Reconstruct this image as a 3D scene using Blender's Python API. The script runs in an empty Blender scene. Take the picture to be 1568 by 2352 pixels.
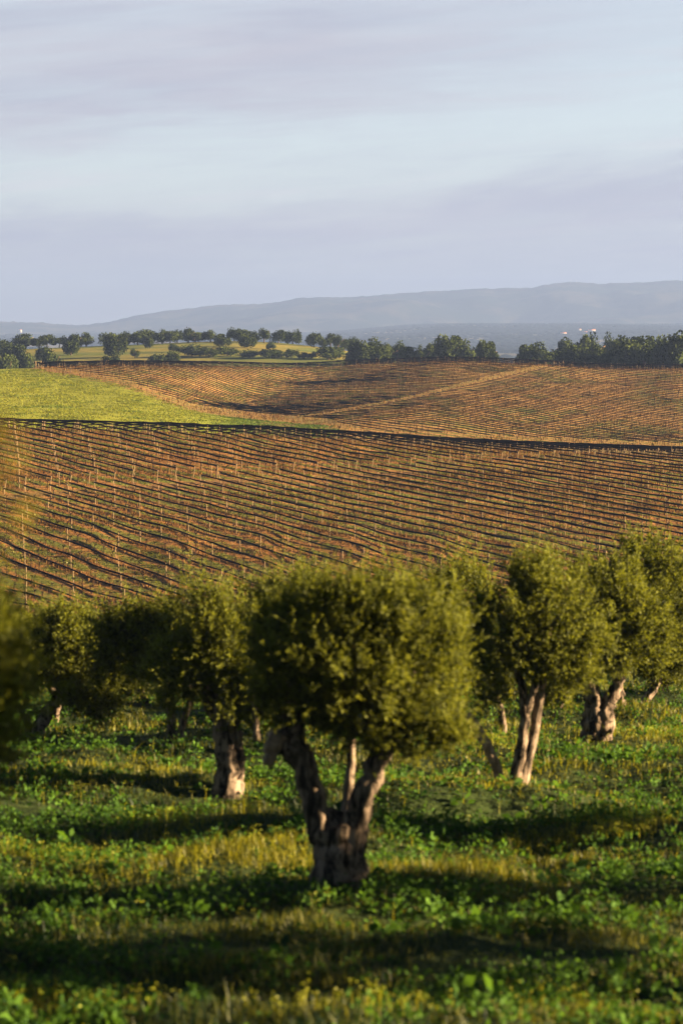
import bpy, math
import numpy as np
from mathutils import Vector

# ------------------------------------------------------------------ camera, sky, sun
SC = bpy.context.scene
F, CX, CY, HOR = 5553.0, 784.0, 1176.0, 732.0          # photo measured at 1568 x 2352
PITCH = math.atan((CY - HOR) / F)
cam_d = bpy.data.cameras.new('camera')
cam = bpy.data.objects.new('camera', cam_d)
SC.collection.objects.link(cam)
SC.camera = cam
cam_d.sensor_fit = 'VERTICAL'
cam_d.sensor_height = 36.0
cam_d.lens = 36.0 * F / 2352.0
cam_d.clip_start, cam_d.clip_end = 0.3, 40000
cam.location = (0, 0, 0)
cam.rotation_euler = (math.pi / 2 - PITCH, 0, 0)
cam_d.dof.use_dof = True
cam_d.dof.focus_distance = 300.0
cam_d.dof.aperture_fstop = 1.8
cam_d.dof.aperture_blades = 0

SUN_AZ, SUN_EL = math.radians(88), math.radians(13.0)
S = Vector((math.sin(SUN_AZ) * math.cos(SUN_EL), math.cos(SUN_AZ) * math.cos(SUN_EL), math.sin(SUN_EL)))
sun_d = bpy.data.lights.new('sun', 'SUN')
sun_d.energy = 5.0
sun_d.angle = math.radians(0.6)
sun_d.color = (1.0, 0.74, 0.42)
sun = bpy.data.objects.new('sun', sun_d)
SC.collection.objects.link(sun)
sun.location = S * 200
sun.rotation_euler = S.to_track_quat('Z', 'Y').to_euler()

SC.render.engine = 'CYCLES'
SC.view_settings.view_transform = 'Standard'
SC.view_settings.look = 'None'
SC.view_settings.exposure = 2.9
SC.view_settings.gamma = 1.0
try:
    SC.cycles.use_denoising = True
    SC.cycles.denoiser = 'OPENIMAGEDENOISE'
except Exception:
    pass
SC.cycles.max_bounces = 5
SC.cycles.diffuse_bounces = 3
SC.cycles.transmission_bounces = 3
SC.cycles.volume_bounces = 0
SC.cycles.transparent_max_bounces = 4
SC.cycles.caustics_reflective = False
SC.cycles.caustics_refractive = False


class NT:
    """small node-tree writer"""
    def __init__(self, tree):
        self.t = tree
        self.t.nodes.clear()

    def n(self, kind, **kw):
        nd = self.t.nodes.new(kind)
        for k, v in kw.items():
            if k.startswith('i_'):
                key = k[2:]
                key = int(key) if key.isdigit() else key.replace('_', ' ')
                self.put(nd.inputs[key], v)
            else:
                setattr(nd, k, v)
        return nd

    def put(self, sock, v):
        if isinstance(v, bpy.types.NodeSocket):
            self.t.links.new(v, sock)
        elif hasattr(v, 'outputs'):
            self.t.links.new(v.outputs[0], sock)
        else:
            sock.default_value = v

    def math(self, op, a, b=None, c=None, clamp=False):
        nd = self.t.nodes.new('ShaderNodeMath')
        nd.operation = op
        nd.use_clamp = clamp
        for i, v in enumerate((a, b, c)):
            if v is not None:
                self.put(nd.inputs[i], v)
        return nd.outputs[0]

    def mix(self, fac, a, b, blend='MIX'):
        nd = self.t.nodes.new('ShaderNodeMix')
        nd.data_type = 'RGBA'
        nd.blend_type = blend
        nd.clamp_factor = True
        self.put(nd.inputs[0], fac)
        for s, v in ((nd.inputs[6], a), (nd.inputs[7], b)):
            if isinstance(v, tuple) and len(v) == 3:
                v = v + (1,)
            self.put(s, v)
        return nd.outputs[2]

    def noise(self, vec, scale, detail=3, rough=0.55, dist=0.0):
        nd = self.t.nodes.new('ShaderNodeTexNoise')
        self.put(nd.inputs['Vector'], vec)
        nd.inputs['Scale'].default_value = scale
        nd.inputs['Detail'].default_value = detail
        nd.inputs['Roughness'].default_value = rough
        nd.inputs['Distortion'].default_value = dist
        return nd.outputs[0]

    def ramp(self, fac, stops, interp='LINEAR'):
        nd = self.t.nodes.new('ShaderNodeValToRGB')
        nd.color_ramp.interpolation = interp
        el = nd.color_ramp.elements
        while len(el) < len(stops):
            el.new(0.5)
        for e, (p, c) in zip(el, stops):
            e.position = p
            e.color = (c, c, c, 1) if not isinstance(c, tuple) else c + (1,)
        self.put(nd.inputs[0], fac)
        return nd.outputs[0]

    def step(self, v, lo, hi):
        nd = self.t.nodes.new('ShaderNodeMapRange')
        nd.interpolation_type = 'SMOOTHSTEP'
        self.put(nd.inputs[0], v)
        nd.inputs[1].default_value = lo
        nd.inputs[2].default_value = hi
        return nd.outputs[0]


W = bpy.data.worlds.new('World')
SC.world = W
W.use_nodes = True
nt = NT(W.node_tree)
sky = nt.n('ShaderNodeTexSky', sky_type='NISHITA', sun_disc=False, sun_elevation=SUN_EL, sun_rotation=SUN_AZ,
           altitude=200.0, air_density=1.0, dust_density=1.2, ozone_density=2.0)
tc = nt.n('ShaderNodeTexCoord')
sep = nt.n('ShaderNodeSeparateXYZ', i_0=tc.outputs['Generated'])
dx, dy, dz = sep.outputs
elev = nt.math('ARCSINE', dz)
azim = nt.math('ARCTAN2', dx, dy)
cmb = nt.n('ShaderNodeCombineXYZ', i_0=nt.math('MULTIPLY', azim, 5.0), i_1=nt.math('MULTIPLY', nt.math('SUBTRACT', elev, nt.math('MULTIPLY', azim, 0.10)), 34.0), i_2=0.0)
cmb2 = nt.n('ShaderNodeCombineXYZ', i_0=nt.math('MULTIPLY', azim, 9.0), i_1=nt.math('MULTIPLY', nt.math('SUBTRACT', elev, nt.math('MULTIPLY', azim, 0.06)), 120.0), i_2=3.3)
n1 = nt.noise(cmb.outputs[0], 1.0, 4, 0.55, 0.4)
n2 = nt.noise(cmb2.outputs[0], 1.0, 5, 0.6, 0.6)
e2 = nt.math('ADD', nt.math('SUBTRACT', elev, nt.math('MULTIPLY', azim, 0.09)),
             nt.math('ADD', nt.math('MULTIPLY', nt.math('SUBTRACT', n1, 0.5), 0.075), nt.math('MULTIPLY', nt.math('SUBTRACT', n2, 0.5), 0.022)))
CL = [(0.0, .90), (.08, .86), (.16, .80), (.22, .92), (.27, 1.0), (.31, .72), (.36, .22), (.43, .06), (.50, .16), (.57, .50), (.65, .86), (.76, .92), (.88, .70), (1.0, .25)]
cl = nt.ramp(nt.math('MULTIPLY', e2, 1 / 0.15), CL, 'EASE')
cmb3 = nt.n('ShaderNodeCombineXYZ', i_0=nt.math('MULTIPLY', azim, 16.0), i_1=nt.math('MULTIPLY', nt.math('SUBTRACT', elev, nt.math('MULTIPLY', azim, 0.07)), 150.0), i_2=8.1)
n3 = nt.noise(cmb3.outputs[0], 1.0, 6, 0.62, 1.2)
cl = nt.math('ADD', nt.math('MULTIPLY', cl, nt.math('ADD', 0.55, nt.math('MULTIPLY', n2, 0.85))),
             nt.math('MULTIPLY', nt.math('SUBTRACT', n3, 0.5), 0.9), clamp=True)
cl = nt.math('MULTIPLY', cl, nt.math('SUBTRACT', 1.0, nt.math('MULTIPLY', nt.math('MULTIPLY', nt.step(azim, -0.04, 0.15), nt.step(elev, 0.045, 0.085)), 0.55)))
skyc = nt.mix(0.8, sky.outputs[0], (1.78, 1.94, 2.11))
skyc = nt.mix(nt.math('MULTIPLY', nt.step(n2, 0.5, 0.72), 0.5), skyc, (2.15, 2.15, 2.25))
mixc = nt.mix(cl, skyc, nt.mix(nt.step(n1, 0.35, 0.65), (1.40, 1.46, 1.76), (1.62, 1.62, 1.85)))
mixc = nt.mix(nt.step(elev, 0.15, 0.34), mixc, nt.mix(0.85, sky.outputs[0], (.30, .58, .85)))
dim = nt.math('ADD', 0.42, nt.math('MULTIPLY', nt.step(dy, 0.45, 0.92), 0.58))          # sky dimmed outside the view to cut ambient fill in the shade
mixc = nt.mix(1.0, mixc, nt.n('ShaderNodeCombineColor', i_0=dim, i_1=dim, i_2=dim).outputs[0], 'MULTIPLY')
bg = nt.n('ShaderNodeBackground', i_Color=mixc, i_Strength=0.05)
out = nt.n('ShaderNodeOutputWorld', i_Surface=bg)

# ------------------------------------------------------------------ helpers
RNG = np.random.default_rng(7)
C = SC.collection


def at(px, py, Y):
    """world point at forward distance Y seen at pixel (px, py) of the 1568 x 2352 photo"""
    x, y = (px - CX) / F, -(py - CY) / F
    fy = math.cos(PITCH) + y * math.sin(PITCH)
    fz = -math.sin(PITCH) + y * math.cos(PITCH)
    return np.array((x * Y / fy, Y, fz * Y / fy))


def tag(o, label=None, cat=None, group=None, kind=None):
    if label: o['label'] = label
    if cat: o['category'] = cat
    if group: o['group'] = group
    if kind: o['kind'] = kind
    return o


def empty(name, loc):
    o = bpy.data.objects.new(name, None)
    o.empty_display_size = 0.3
    o.location = loc
    C.objects.link(o)
    return o


def link(name, me, parent=None, loc=None):
    o = bpy.data.objects.new(name, me)
    C.objects.link(o)
    if parent is not None: o.parent = parent
    if loc is not None: o.location = loc
    return o


def mesh(name, V, faces, mat, smooth=False, col=None, extra=None):
    """faces: list of int arrays (n,3) or (n,4); col: per-vertex rgb"""
    V = np.asarray(V, dtype=np.float32).reshape(-1, 3)
    me = bpy.data.meshes.new(name)
    me.vertices.add(len(V))
    me.vertices.foreach_set('co', V.ravel())
    faces = [np.asarray(f, dtype=np.int32) for f in faces if len(f)]
    tot = np.concatenate([np.full(len(f), f.shape[1], dtype=np.int32) for f in faces])
    idx = np.concatenate([f.ravel() for f in faces])
    me.loops.add(len(idx))
    me.loops.foreach_set('vertex_index', idx)
    me.polygons.add(len(tot))
    st = np.concatenate(([0], np.cumsum(tot)[:-1])).astype(np.int32)
    me.polygons.foreach_set('loop_start', st)
    try:
        me.polygons.foreach_set('loop_total', tot)
    except Exception:
        pass
    if smooth:
        me.polygons.foreach_set('use_smooth', np.ones(len(tot), dtype=bool))
    if col is not None:
        a = me.color_attributes.new('tint', 'FLOAT_COLOR', 'POINT')
        c4 = np.ones((len(V), 4), dtype=np.float32)
        c4[:, :3] = col
        a.data.foreach_set('color', c4.ravel())
    for k, v in (extra or {}).items():
        a = me.attributes.new(k, 'FLOAT', 'POINT')
        a.data.foreach_set('value', np.asarray(v, dtype=np.float32).ravel())
    me.materials.append(mat)
    me.update(calc_edges=True)
    me.validate()
    return me


def join(parts):
    """parts: list of (V, [faces], col or None) -> merged"""
    Vs, Fs, Cs, off = [], {}, [], 0
    for V, fs, c in parts:
        V = np.asarray(V, dtype=np.float32).reshape(-1, 3)
        Vs.append(V)
        if c is not None: Cs.append(np.broadcast_to(np.asarray(c, dtype=np.float32), (len(V), 3)))
        for f in fs:
            f = np.asarray(f, dtype=np.int64)
            if len(f): Fs.setdefault(f.shape[1], []).append(f + off)
        off += len(V)
    return np.concatenate(Vs), [np.concatenate(v) for v in Fs.values()], (np.concatenate(Cs) if Cs else None)


def tube(P, R, n=8, wob=0.0, rng=None, cap=True):
    """tube along polyline P (k,3) with radii R; wob = relative bark lumpiness"""
    P = np.asarray(P, float)
    k = len(P)
    R = np.broadcast_to(np.asarray(R, float), (k,))
    T = np.gradient(P, axis=0)
    T /= np.linalg.norm(T, axis=1)[:, None] + 1e-9
    ref = np.array((0, 1.0, 0)) if abs(T[:, 1]).mean() < 0.8 else np.array((1.0, 0, 0))
    U = np.cross(T, ref); U /= np.linalg.norm(U, axis=1)[:, None] + 1e-9
    Wd = np.cross(T, U)
    a = np.arange(n) / n * 2 * math.pi
    rr = R[:, None] * np.ones((1, n))
    if wob and rng is not None:
        kk = np.arange(k)[:, None] / k * 12.0
        lob = 1 + wob * (0.7 * np.sin(3 * a[None, :] + rng.uniform(0, 6) + kk * 0.30) + 0.5 * np.sin(5 * a[None, :] + rng.uniform(0, 6) - kk * 0.45)
                         + 0.45 * np.sin(2 * a[None, :] + rng.uniform(0, 6)) * np.sin(kk * 1.7 + rng.uniform(0, 6)))
        rr = rr * lob * (1 + wob * 0.30 * rng.normal(size=(k, n)))
    V = P[:, None, :] + rr[:, :, None] * (np.cos(a)[None, :, None] * U[:, None, :] + np.sin(a)[None, :, None] * Wd[:, None, :])
    V = V.reshape(-1, 3)
    i = np.arange(k - 1)[:, None] * n
    j = np.arange(n)[None, :]
    q = np.stack([i + j, i + (j + 1) % n, i + n + (j + 1) % n, i + n + j], axis=-1).reshape(-1, 4)
    fs = [q]
    if cap:
        V = np.concatenate([V, P[:1], P[-1:]])
        c0, c1 = k * n, k * n + 1
        jj = np.arange(n)
        t0 = np.stack([np.full(n, c0), (jj + 1) % n, jj], axis=-1)
        t1 = np.stack([np.full(n, c1), (k - 1) * n + jj, (k - 1) * n + (jj + 1) % n], axis=-1)
        fs.append(np.concatenate([t0, t1]))
    return V, fs, None


def resample(P, m):
    P = np.asarray(P, float)
    s = np.concatenate(([0], np.cumsum(np.linalg.norm(np.diff(P, axis=0), axis=1))))
    t = np.linspace(0, s[-1], m)
    Q = np.stack([np.interp(t, s, P[:, i]) for i in range(P.shape[1])], axis=1)
    for _ in range(2):                       # round the corners
        Q[1:-1] = 0.25 * Q[:-2] + 0.5 * Q[1:-1] + 0.25 * Q[2:]
    return Q


def unit(v):
    return v / (np.linalg.norm(v, axis=-1, keepdims=True) + 1e-9)


def sstep(a, b, x):
    t = np.clip((x - a) / (b - a), 0, 1)
    return t * t * (3 - 2 * t)


_W = np.random.default_rng(3)
_WA = _W.uniform(0, 2 * math.pi, 24)
_WP = _W.uniform(0, 2 * math.pi, 24)


def wav(x, y, L, seed=0, n=6):
    """cheap smooth 2-D noise, about -1..1, feature size L"""
    v = 0
    for i in range(n):
        k = (i + seed * 5) % 24
        f = 2 * math.pi / (L * (0.7 + 0.35 * ((i * 7 + seed) % 5)))
        v = v + np.sin(f * (x * math.cos(_WA[k]) + y * math.sin(_WA[k])) + _WP[(k + seed) % 24] + 1.3 * np.sin(0.43 * f * (y * math.cos(_WA[k]) - x * math.sin(_WA[k]))))
    return v / (n ** 0.5 * 1.2)


# ------------------------------------------------------------------ terrain
PD = np.array([-60, -15, 0, 10, 20.5, 28.6, 39, 46, 56, 80, 110, 150, 190, 210, 260])
PZ = np.array([-1.4, -1.6, -1.75, -4.4, -6.25, -6.98, -7.62, -8.08, -8.98, -11.6, -15.8, -22.2, -26.8, -26.9, -24])
_tx = np.arange(-60, 261, 1.0)
_tz = np.interp(_tx, PD, PZ)
_k = np.exp(-0.5 * (np.arange(-9, 10) / 3.5) ** 2); _k /= _k.sum()
_tz = np.convolve(np.pad(_tz, 9, mode='edge'), _k, mode='valid')

COLS = [-250, 0, 200, 400, 600, 800, 1000, 1200, 1400, 1568, 1800]
CP = []                                                    # (px, D, z)
for c in COLS:
    for d in (100, 125, 150, 175, 195):
        CP.append((c, d, float(np.interp(d, PD, PZ))))
    r = np.clip(c / 1568, 0, 1)
    ycrest = np.interp(c, [-250, 0, 200, 400, 600, 800, 1000, 1200, 1400, 1568, 1800], [950, 959, 965, 970, 977, 990, 1003, 1013, 1020, 1026, 1034])
    H = 1.5
    ray = lambda d: -(ycrest - HOR) / F * d - H
    for D_l, z_l, D_m, z_m, D_r, z_r in ((212, -26.6, 212, -26.4, 214, -25.9), (222, -25.4, 222, -24.9, 222, -24.4), (232, -23.2, 232, -23.0, 229, -23.2), (240, -21.6, 238, -22.05, 234, -22.8),
                                         (248, -20.6, 246, -21.2, 242, -22.05), (258, -19.35, 254, -20.6, 252, -21.15), (270, -17.9, 263, -19.7, 264, -20.1), (284, -16.2, 278, -18.4, 280, -18.9), (298, -15.0, 296, -17.25, 296, -18.05)):
        CP.append((c, float(np.interp(r, [0, .5, 1], [D_l, D_m, D_r])), float(np.interp(r, [0, .5, 1], [z_l, z_m, z_r]))))
    CP.append((c, 308, ray(308) - 0.12))
    CP.append((c, 317, ray(317)))
    if r > 0.4:
        CP.append((c, 330, ray(330) - 0.02))
        CP.append((c, 342, ray(342) - 0.5))
    else:
        CP.append((c, 333, ray(333) - 0.7))
    CP.append((c, 364, -21.2))


def P(px, D, y):
    CP.append((px, D, -(y - HOR) / F * D))


for px, D, y in [(-250, 400, 965), (-250, 480, 900), (-250, 545, 862), (-250, 600, 858), (-250, 720, 880),
                 (0, 400, 968), (0, 440, 934), (0, 480, 903), (0, 530, 868), (0, 560, 852), (0, 600, 848),
                 (200, 400, 972), (200, 440, 940), (200, 480, 908), (200, 520, 873), (200, 545, 855), (200, 568, 844), (200, 590, 842.5), (200, 640, 852),
                 (300, 500, 892), (400, 405, 978), (400, 460, 938), (400, 500, 905), (400, 540, 873), (400, 575, 851), (400, 600, 843), (400, 630, 842), (400, 680, 850),
                 (450, 455, 946), (560, 500, 944), (500, 430, 965), (590, 540, 920), (660, 590, 887), (740, 630, 857), (620, 430, 972), (720, 410, 988),
                 (560, 600, 862), (600, 630, 847), (600, 660, 846), (820, 660, 838), (850, 690, 841),
                 (720, 440, 971), (850, 470, 946), (1000, 520, 909), (1130, 565, 873), (1270, 610, 846),
                 (850, 570, 885), (900, 610, 858), (1000, 600, 850), (1000, 640, 833), (1000, 660, 832), (1100, 600, 850), (1100, 640, 833), (1100, 665, 833), (950, 720, 845),
                 (720, 520, 926), (800, 520, 921), (900, 520, 915), (720, 560, 897), (800, 560, 891), (720, 480, 949), (1000, 440, 968), (1000, 410, 1000), (1200, 480, 945), (1200, 440, 985), (1200, 410, 1012), (1200, 540, 895), (1200, 630, 838), (1200, 660, 838),
                 (1400, 520, 925), (1400, 480, 960), (1400, 440, 995), (1400, 410, 1022), (1400, 570, 885), (1400, 610, 852), (1400, 640, 848), (1400, 700, 858),
                 (1568, 600, 856), (1568, 630, 848), (1568, 560, 890), (1568, 520, 930), (1568, 480, 968), (1568, 440, 1006), (1568, 410, 1030), (1568, 700, 858),
                 (1800, 600, 860), (1800, 520, 930), (1800, 440, 1010), (1800, 640, 855),
                 (1200, 720, 848), (1400, 740, 855), (1568, 740, 858), (1800, 740, 858), (600, 720, 862), (400, 740, 862), (200, 720, 870), (0, 720, 872), (800, 760, 865)]:
    P(px, D, y)
for px, yf, yc in [(-250, 852, 806), (0, 848, 796), (100, 845, 792), (200, 840, 788), (300, 838, 784), (400, 836, 780), (540, 834, 776), (640, 832, 780), (720, 832, 788), (800, 834, 799),
                   (900, 838, 818), (1000, 840, 842), (1200, 848, 850), (1400, 852, 850), (1568, 856, 852), (1800, 856, 852)]:
    P(px, 820, yf)
    P(px, 900, yf * 0.45 + yc * 0.55)
    P(px, 980, yc + 8)
    P(px, 1010, yc + 8.5)
    CP.append((px, 1150, -26.0)); CP.append((px, 1300, -40.0)); CP.append((px, 1450, -52.0))
CP = np.array(CP)


def _nrm(px, D):
    return np.stack([px / 200.0, D / 38.0], axis=-1)


def _tps(r2):
    return 0.5 * r2 * np.log(r2 + 1e-9)


_X = _nrm(CP[:, 0], CP[:, 1])
_n = len(_X)
_A = np.zeros((_n + 3, _n + 3))
_A[:_n, :_n] = _tps(((_X[:, None] - _X[None]) ** 2).sum(-1)) + np.eye(_n) * 0.012
_A[:_n, _n:] = np.concatenate([np.ones((_n, 1)), _X], axis=1)
_A[_n:, :_n] = _A[:_n, _n:].T
_sol = np.linalg.solve(_A, np.concatenate([CP[:, 2], np.zeros(3)]))


def tps(px, D):
    q = _nrm(np.clip(px, -250, 1800), D)
    o = np.empty(len(q))
    for i in range(0, len(q), 20000):
        b = q[i:i + 20000]
        o[i:i + 20000] = _tps(((b[:, None] - _X[None]) ** 2).sum(-1)) @ _sol[:_n] + _sol[_n] + b @ _sol[_n + 1:]
    return o


def ground(X, D, rough=True):
    X = np.atleast_1d(np.asarray(X, float)); D = np.atleast_1d(np.asarray(D, float))
    X, D = np.broadcast_arrays(X, D)
    sh = X.shape
    X, D = X.ravel(), D.ravel()
    near = np.interp(D, _tx, _tz)
    z = near.copy()
    m = (D > 100) & (D < 1500)
    if m.any():
        px = CX + X[m] / D[m] * F
        w = sstep(105, 160, D[m])
        z[m] = near[m] * (1 - w) + tps(px, D[m]) * w
    plain = -60 + 3.0 * wav(X, D, 900, 1) + 2.0 * wav(X, D, 420, 2)
    pxx = CX + X / np.maximum(D, 1) * F
    plain = plain + 36 * sstep(600, 1050, pxx) * sstep(4200, 8000, D)
    w = sstep(1250, 1700, D)
    z = np.where(D > 1250, z * (1 - w) + plain * w, z)
    z = np.where(D >= 1500, np.where(D < 1700, -60 * (1 - w) + plain * w, plain), z)
    if rough:
        z = z + np.where(D < 110, 0.17 * wav(X, D, 3.6, 3) + 0.06 * wav(X, D, 1.3, 4), 0) + np.where((D > 110) & (D < 700), 0.02 * wav(X, D, 9, 5), 0)
    return z.reshape(sh)


def gz(x, d):
    return float(ground(np.array([x]), np.array([d]))[0])


# vineyard layout (world): rows run along (1, -1.2)
ROWC = 3.3
ROWF = 4.0
RDIR = np.array((1, -1.2)) / math.hypot(1, 1.2)
NEAR_D = (198.0, 348.0)
FAR_D = (402.0, 668.0)


def near_alley(X, D):
    return D - (280.0 + 0.57 * X)


def far_alley(X, D):
    return (D - (455.5 + 2.9 * X)) / 3.07


_bD = np.array([380, 405, 425, 440, 455, 500, 530, 550, 575, 600])
_bP = np.array([900, 800, 740, 620, 455, 300, 180, 95, 80, 80])


def far_ok(X, D):
    px = CX + X / D * F
    return (px > np.interp(D, _bD, _bP)) & (D > FAR_D[0])


# ground grid
ds = [-40.0]
while ds[-1] < 9400:
    d = ds[-1]
    ds.append(d + (0.8 if d < 62 else 1.4 if d < 345 else 2.2 if d < 700 else 5 if d < 1100 else 14 + d * 0.012))
ds = np.array(ds)
us = np.linspace(-1, 1, 241)
us = 0.5 * us + 0.5 * us ** 3
GX = us[None, :] * (0.75 * np.maximum(ds, 0) + 40)[:, None]
GD = np.broadcast_to(ds[:, None], GX.shape)
GZ = ground(GX, GD)
nr, nc = GX.shape
px_g = CX + GX / np.maximum(GD, 1) * F
vin = np.where((GD > NEAR_D[0] - 8) & (GD < 351) & (np.abs(near_alley(GX, GD)) > 1.6), 1.0, 0.0)
vin = np.where((GD > FAR_D[0]) & (GD < 672) & far_ok(GX, GD), 1.0, vin)
fld = np.where((GD > 351) & (GD < 640) & ~far_ok(GX, GD), sstep(351, 390, GD), 0.0)
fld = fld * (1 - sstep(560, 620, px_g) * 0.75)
col = np.zeros(GX.shape + (3,))
col[:] = (.022, .034, .010)                                # grove soil and thatch
col[(GD > 105)] = (.13, .095, .035)
soil = np.array((.20, .105, .040))
for k in range(3):
    col[..., k] = np.where((GD > 180) & (GD < 690), soil[k], col[..., k])
fc = np.array((.225, .235, .022)); fg = np.array((.06, .13, .016))
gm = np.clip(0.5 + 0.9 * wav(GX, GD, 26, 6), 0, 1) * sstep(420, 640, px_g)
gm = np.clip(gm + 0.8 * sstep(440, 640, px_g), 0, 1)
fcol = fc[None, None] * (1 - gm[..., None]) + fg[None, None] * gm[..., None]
col = col * (1 - fld[..., None]) + fcol * fld[..., None]
hill = ((GD > 690) & (GD < 1250))[..., None]
ht = np.clip(0.45 + 0.55 * wav(GX, GD, 60, 7) + 0.35 * wav(GX, GD, 22, 8), 0, 1)[..., None]
hc = np.array((.24, .195, .045)) * ht + np.array((.11, .13, .028)) * (1 - ht)
col = np.where(hill, hc, col)
pl = (GD >= 1250)[..., None]
pt = sstep(0.1, 0.5, wav(GX, GD * 0.5, 520, 9))[..., None]
col = np.where(pl, np.array((.12, .095, .05)) * pt + np.array((.012, .018, .009)) * (1 - pt), col)
i = np.arange(nr - 1)[:, None] * nc
j = np.arange(nc - 1)[None, :]
quads = np.stack([i + j, i + j + 1, i + nc + j + 1, i + nc + j], axis=-1).reshape(-1, 4)


def material(name):
    m = bpy.data.materials.new(name)
    m.use_nodes = True
    return m, NT(m.node_tree)


def out_bsdf(nt, colr, rough=0.9, spec=0.15, trans=0.0, bump=None, tcol=None):
    p = nt.n('ShaderNodeBsdfPrincipled', i_Roughness=rough)
    nt.put(p.inputs['Base Color'], colr if not isinstance(colr, tuple) else colr + (1,))
    p.inputs['Specular IOR Level'].default_value = spec
    if bump is not None:
        b = nt.n('ShaderNodeBump', i_Strength=bump[1], i_Distance=bump[2])
        nt.put(b.inputs['Height'], bump[0])
        nt.put(p.inputs['Normal'], b)
    sh = p.outputs[0]
    if trans:
        t = nt.n('ShaderNodeBsdfTranslucent')
        nt.put(t.inputs[0], tcol if tcol is not None else colr)
        mx = nt.n('ShaderNodeMixShader', i_0=trans)
        nt.put(mx.inputs[1], sh); nt.put(mx.inputs[2], t.outputs[0])
        sh = mx.outputs[0]
    nt.n('ShaderNodeOutputMaterial', i_Surface=sh)


m_ground, nt = material('ground_soil_and_grass')
geo = nt.n('ShaderNodeNewGeometry')
pos = geo.outputs['Position']
base = nt.n('ShaderNodeVertexColor', layer_name='tint').outputs[0]
va = nt.n('ShaderNodeAttribute', attribute_name='vine').outputs['Fac']
sp = nt.n('ShaderNodeSeparateXYZ', i_0=pos)
rowc = nt.math('DIVIDE', nt.math('ADD', sp.outputs[0], nt.math('DIVIDE', sp.outputs[1], 1.2)), nt.math('ADD', ROWC, nt.math('MULTIPLY', nt.math('GREATER_THAN', sp.outputs[1], 375.0), ROWF - ROWC)))
rn = nt.noise(pos, 0.45, 4, 0.6)
fr = nt.math('PINGPONG', nt.math('ADD', rowc, nt.math('MULTIPLY', nt.math('SUBTRACT', rn, 0.5), 0.10)), 0.5)    # 0 on the row, .5 between rows
big = nt.noise(pos, 0.05, 3, 0.5)
fine = nt.noise(pos, 1.6, 5, 0.65)
mid = nt.noise(pos, 0.055, 5, 0.65)
green = nt.math('MULTIPLY', nt.step(fr, 0.16, 0.34), nt.step(nt.math('ADD', nt.math('MULTIPLY', rn, 0.75), nt.math('MULTIPLY', big, 0.55)), 0.48, 0.68))
soilc = nt.mix(nt.step(fine, 0.3, 0.75), (.125, .055, .019), (.36, .18, .055))
soilc = nt.mix(nt.math('GREATER_THAN', sp.outputs[1], 375.0), soilc, nt.mix(nt.step(fine, 0.3, 0.75), (.20, .10, .036), (.44, .26, .090)))      # far block soil lightened in colour to offset its dark shading
soilc = nt.mix(nt.step(rn, 0.62, 0.75), soilc, (.25, .185, .062))
grassc = nt.mix(fine, (.030, .066, .012), (.165, .170, .030))
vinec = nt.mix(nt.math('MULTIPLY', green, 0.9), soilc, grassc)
c0 = nt.mix(nt.math('MULTIPLY', nt.step(fine, 0.35, 0.72), 0.5), base, nt.mix(0.5, base, (.05, .06, .02)))
c0 = nt.mix(nt.math('MULTIPLY', nt.step(mid, 0.45, 0.62), 0.45), c0, nt.mix(0.5, c0, (.045, .075, .016)))
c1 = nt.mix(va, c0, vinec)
c1 = nt.mix(nt.math('MULTIPLY', nt.step(fine, 0.56, 0.70), 0.45), c1, nt.mix(0.7, c1, (.02, .016, .008)))
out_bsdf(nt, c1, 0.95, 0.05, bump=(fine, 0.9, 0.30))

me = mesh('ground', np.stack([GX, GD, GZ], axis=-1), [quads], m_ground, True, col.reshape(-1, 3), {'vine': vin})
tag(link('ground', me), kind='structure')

# mountains on the horizon
RX = [-3500, -2000, -900, -300, 0, 100, 185, 250, 330, 390, 500, 600, 650, 690, 800, 880, 1000, 1100, 1220, 1250, 1310, 1370, 1450, 1568, 1900, 2600, 3600, 5000]
RY = [728, 722, 730, 727, 738, 742, 747, 739, 724, 713, 700, 697, 692, 685, 683, 678, 668, 664, 661, 653, 648, 653, 649, 645, 652, 640, 668, 690]
pxs = np.linspace(-3500, 5000, 900)
Dm = np.concatenate([np.linspace(8600, 10500, 60), np.linspace(10550, 12600, 16)])
PXm, DDm = np.meshgrid(pxs, Dm)
hr = (HOR - np.interp(pxs, RX, RY)) / F * 10500 + 64
hr = hr + 2.2 * wav(pxs, 0 * pxs, 130, 3) + 1.2 * np.random.default_rng(5).normal(size=len(pxs))
XW = (PXm - CX) / F * 10500
t = np.clip((DDm - 8900) / 1600, 0, 1)
sp_ = 0.55 * wav(XW, DDm * 0.6, 900, 2) + 0.35 * wav(XW, DDm * 0.8, 330, 4)
shp = np.where(DDm <= 10500, np.clip(t ** 1.15 + 0.52 * sp_ * t * (1 - t) * 2.2, 0, 1.0), 1 - (DDm - 10500) / 2100 * 0.9)
ZM = -64 + shp * hr[None, :] + np.where(t > 0.05, 2.0 * np.random.default_rng(6).normal(size=t.shape) * (t < 0.99), -6)
m_mount, nt = material('wooded_mountain')
pos = nt.n('ShaderNodeNewGeometry').outputs['Position']
mc = nt.mix(nt.step(nt.noise(pos, 0.0035, 5, 0.6), 0.42, 0.62), (.014, .022, .016), (.060, .056, .042))
out_bsdf(nt, mc, 1.0, 0.0)
i = np.arange(len(Dm) - 1)[:, None] * len(pxs); j = np.arange(len(pxs) - 1)[None, :]
quads = np.stack([i + j, i + j + 1, i + len(pxs) + j + 1, i + len(pxs) + j], axis=-1).reshape(-1, 4)
me = mesh('mountains', np.stack([XW, DDm, ZM], axis=-1), [quads], m_mount, True)
tag(link('mountains', me), kind='structure')

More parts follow.
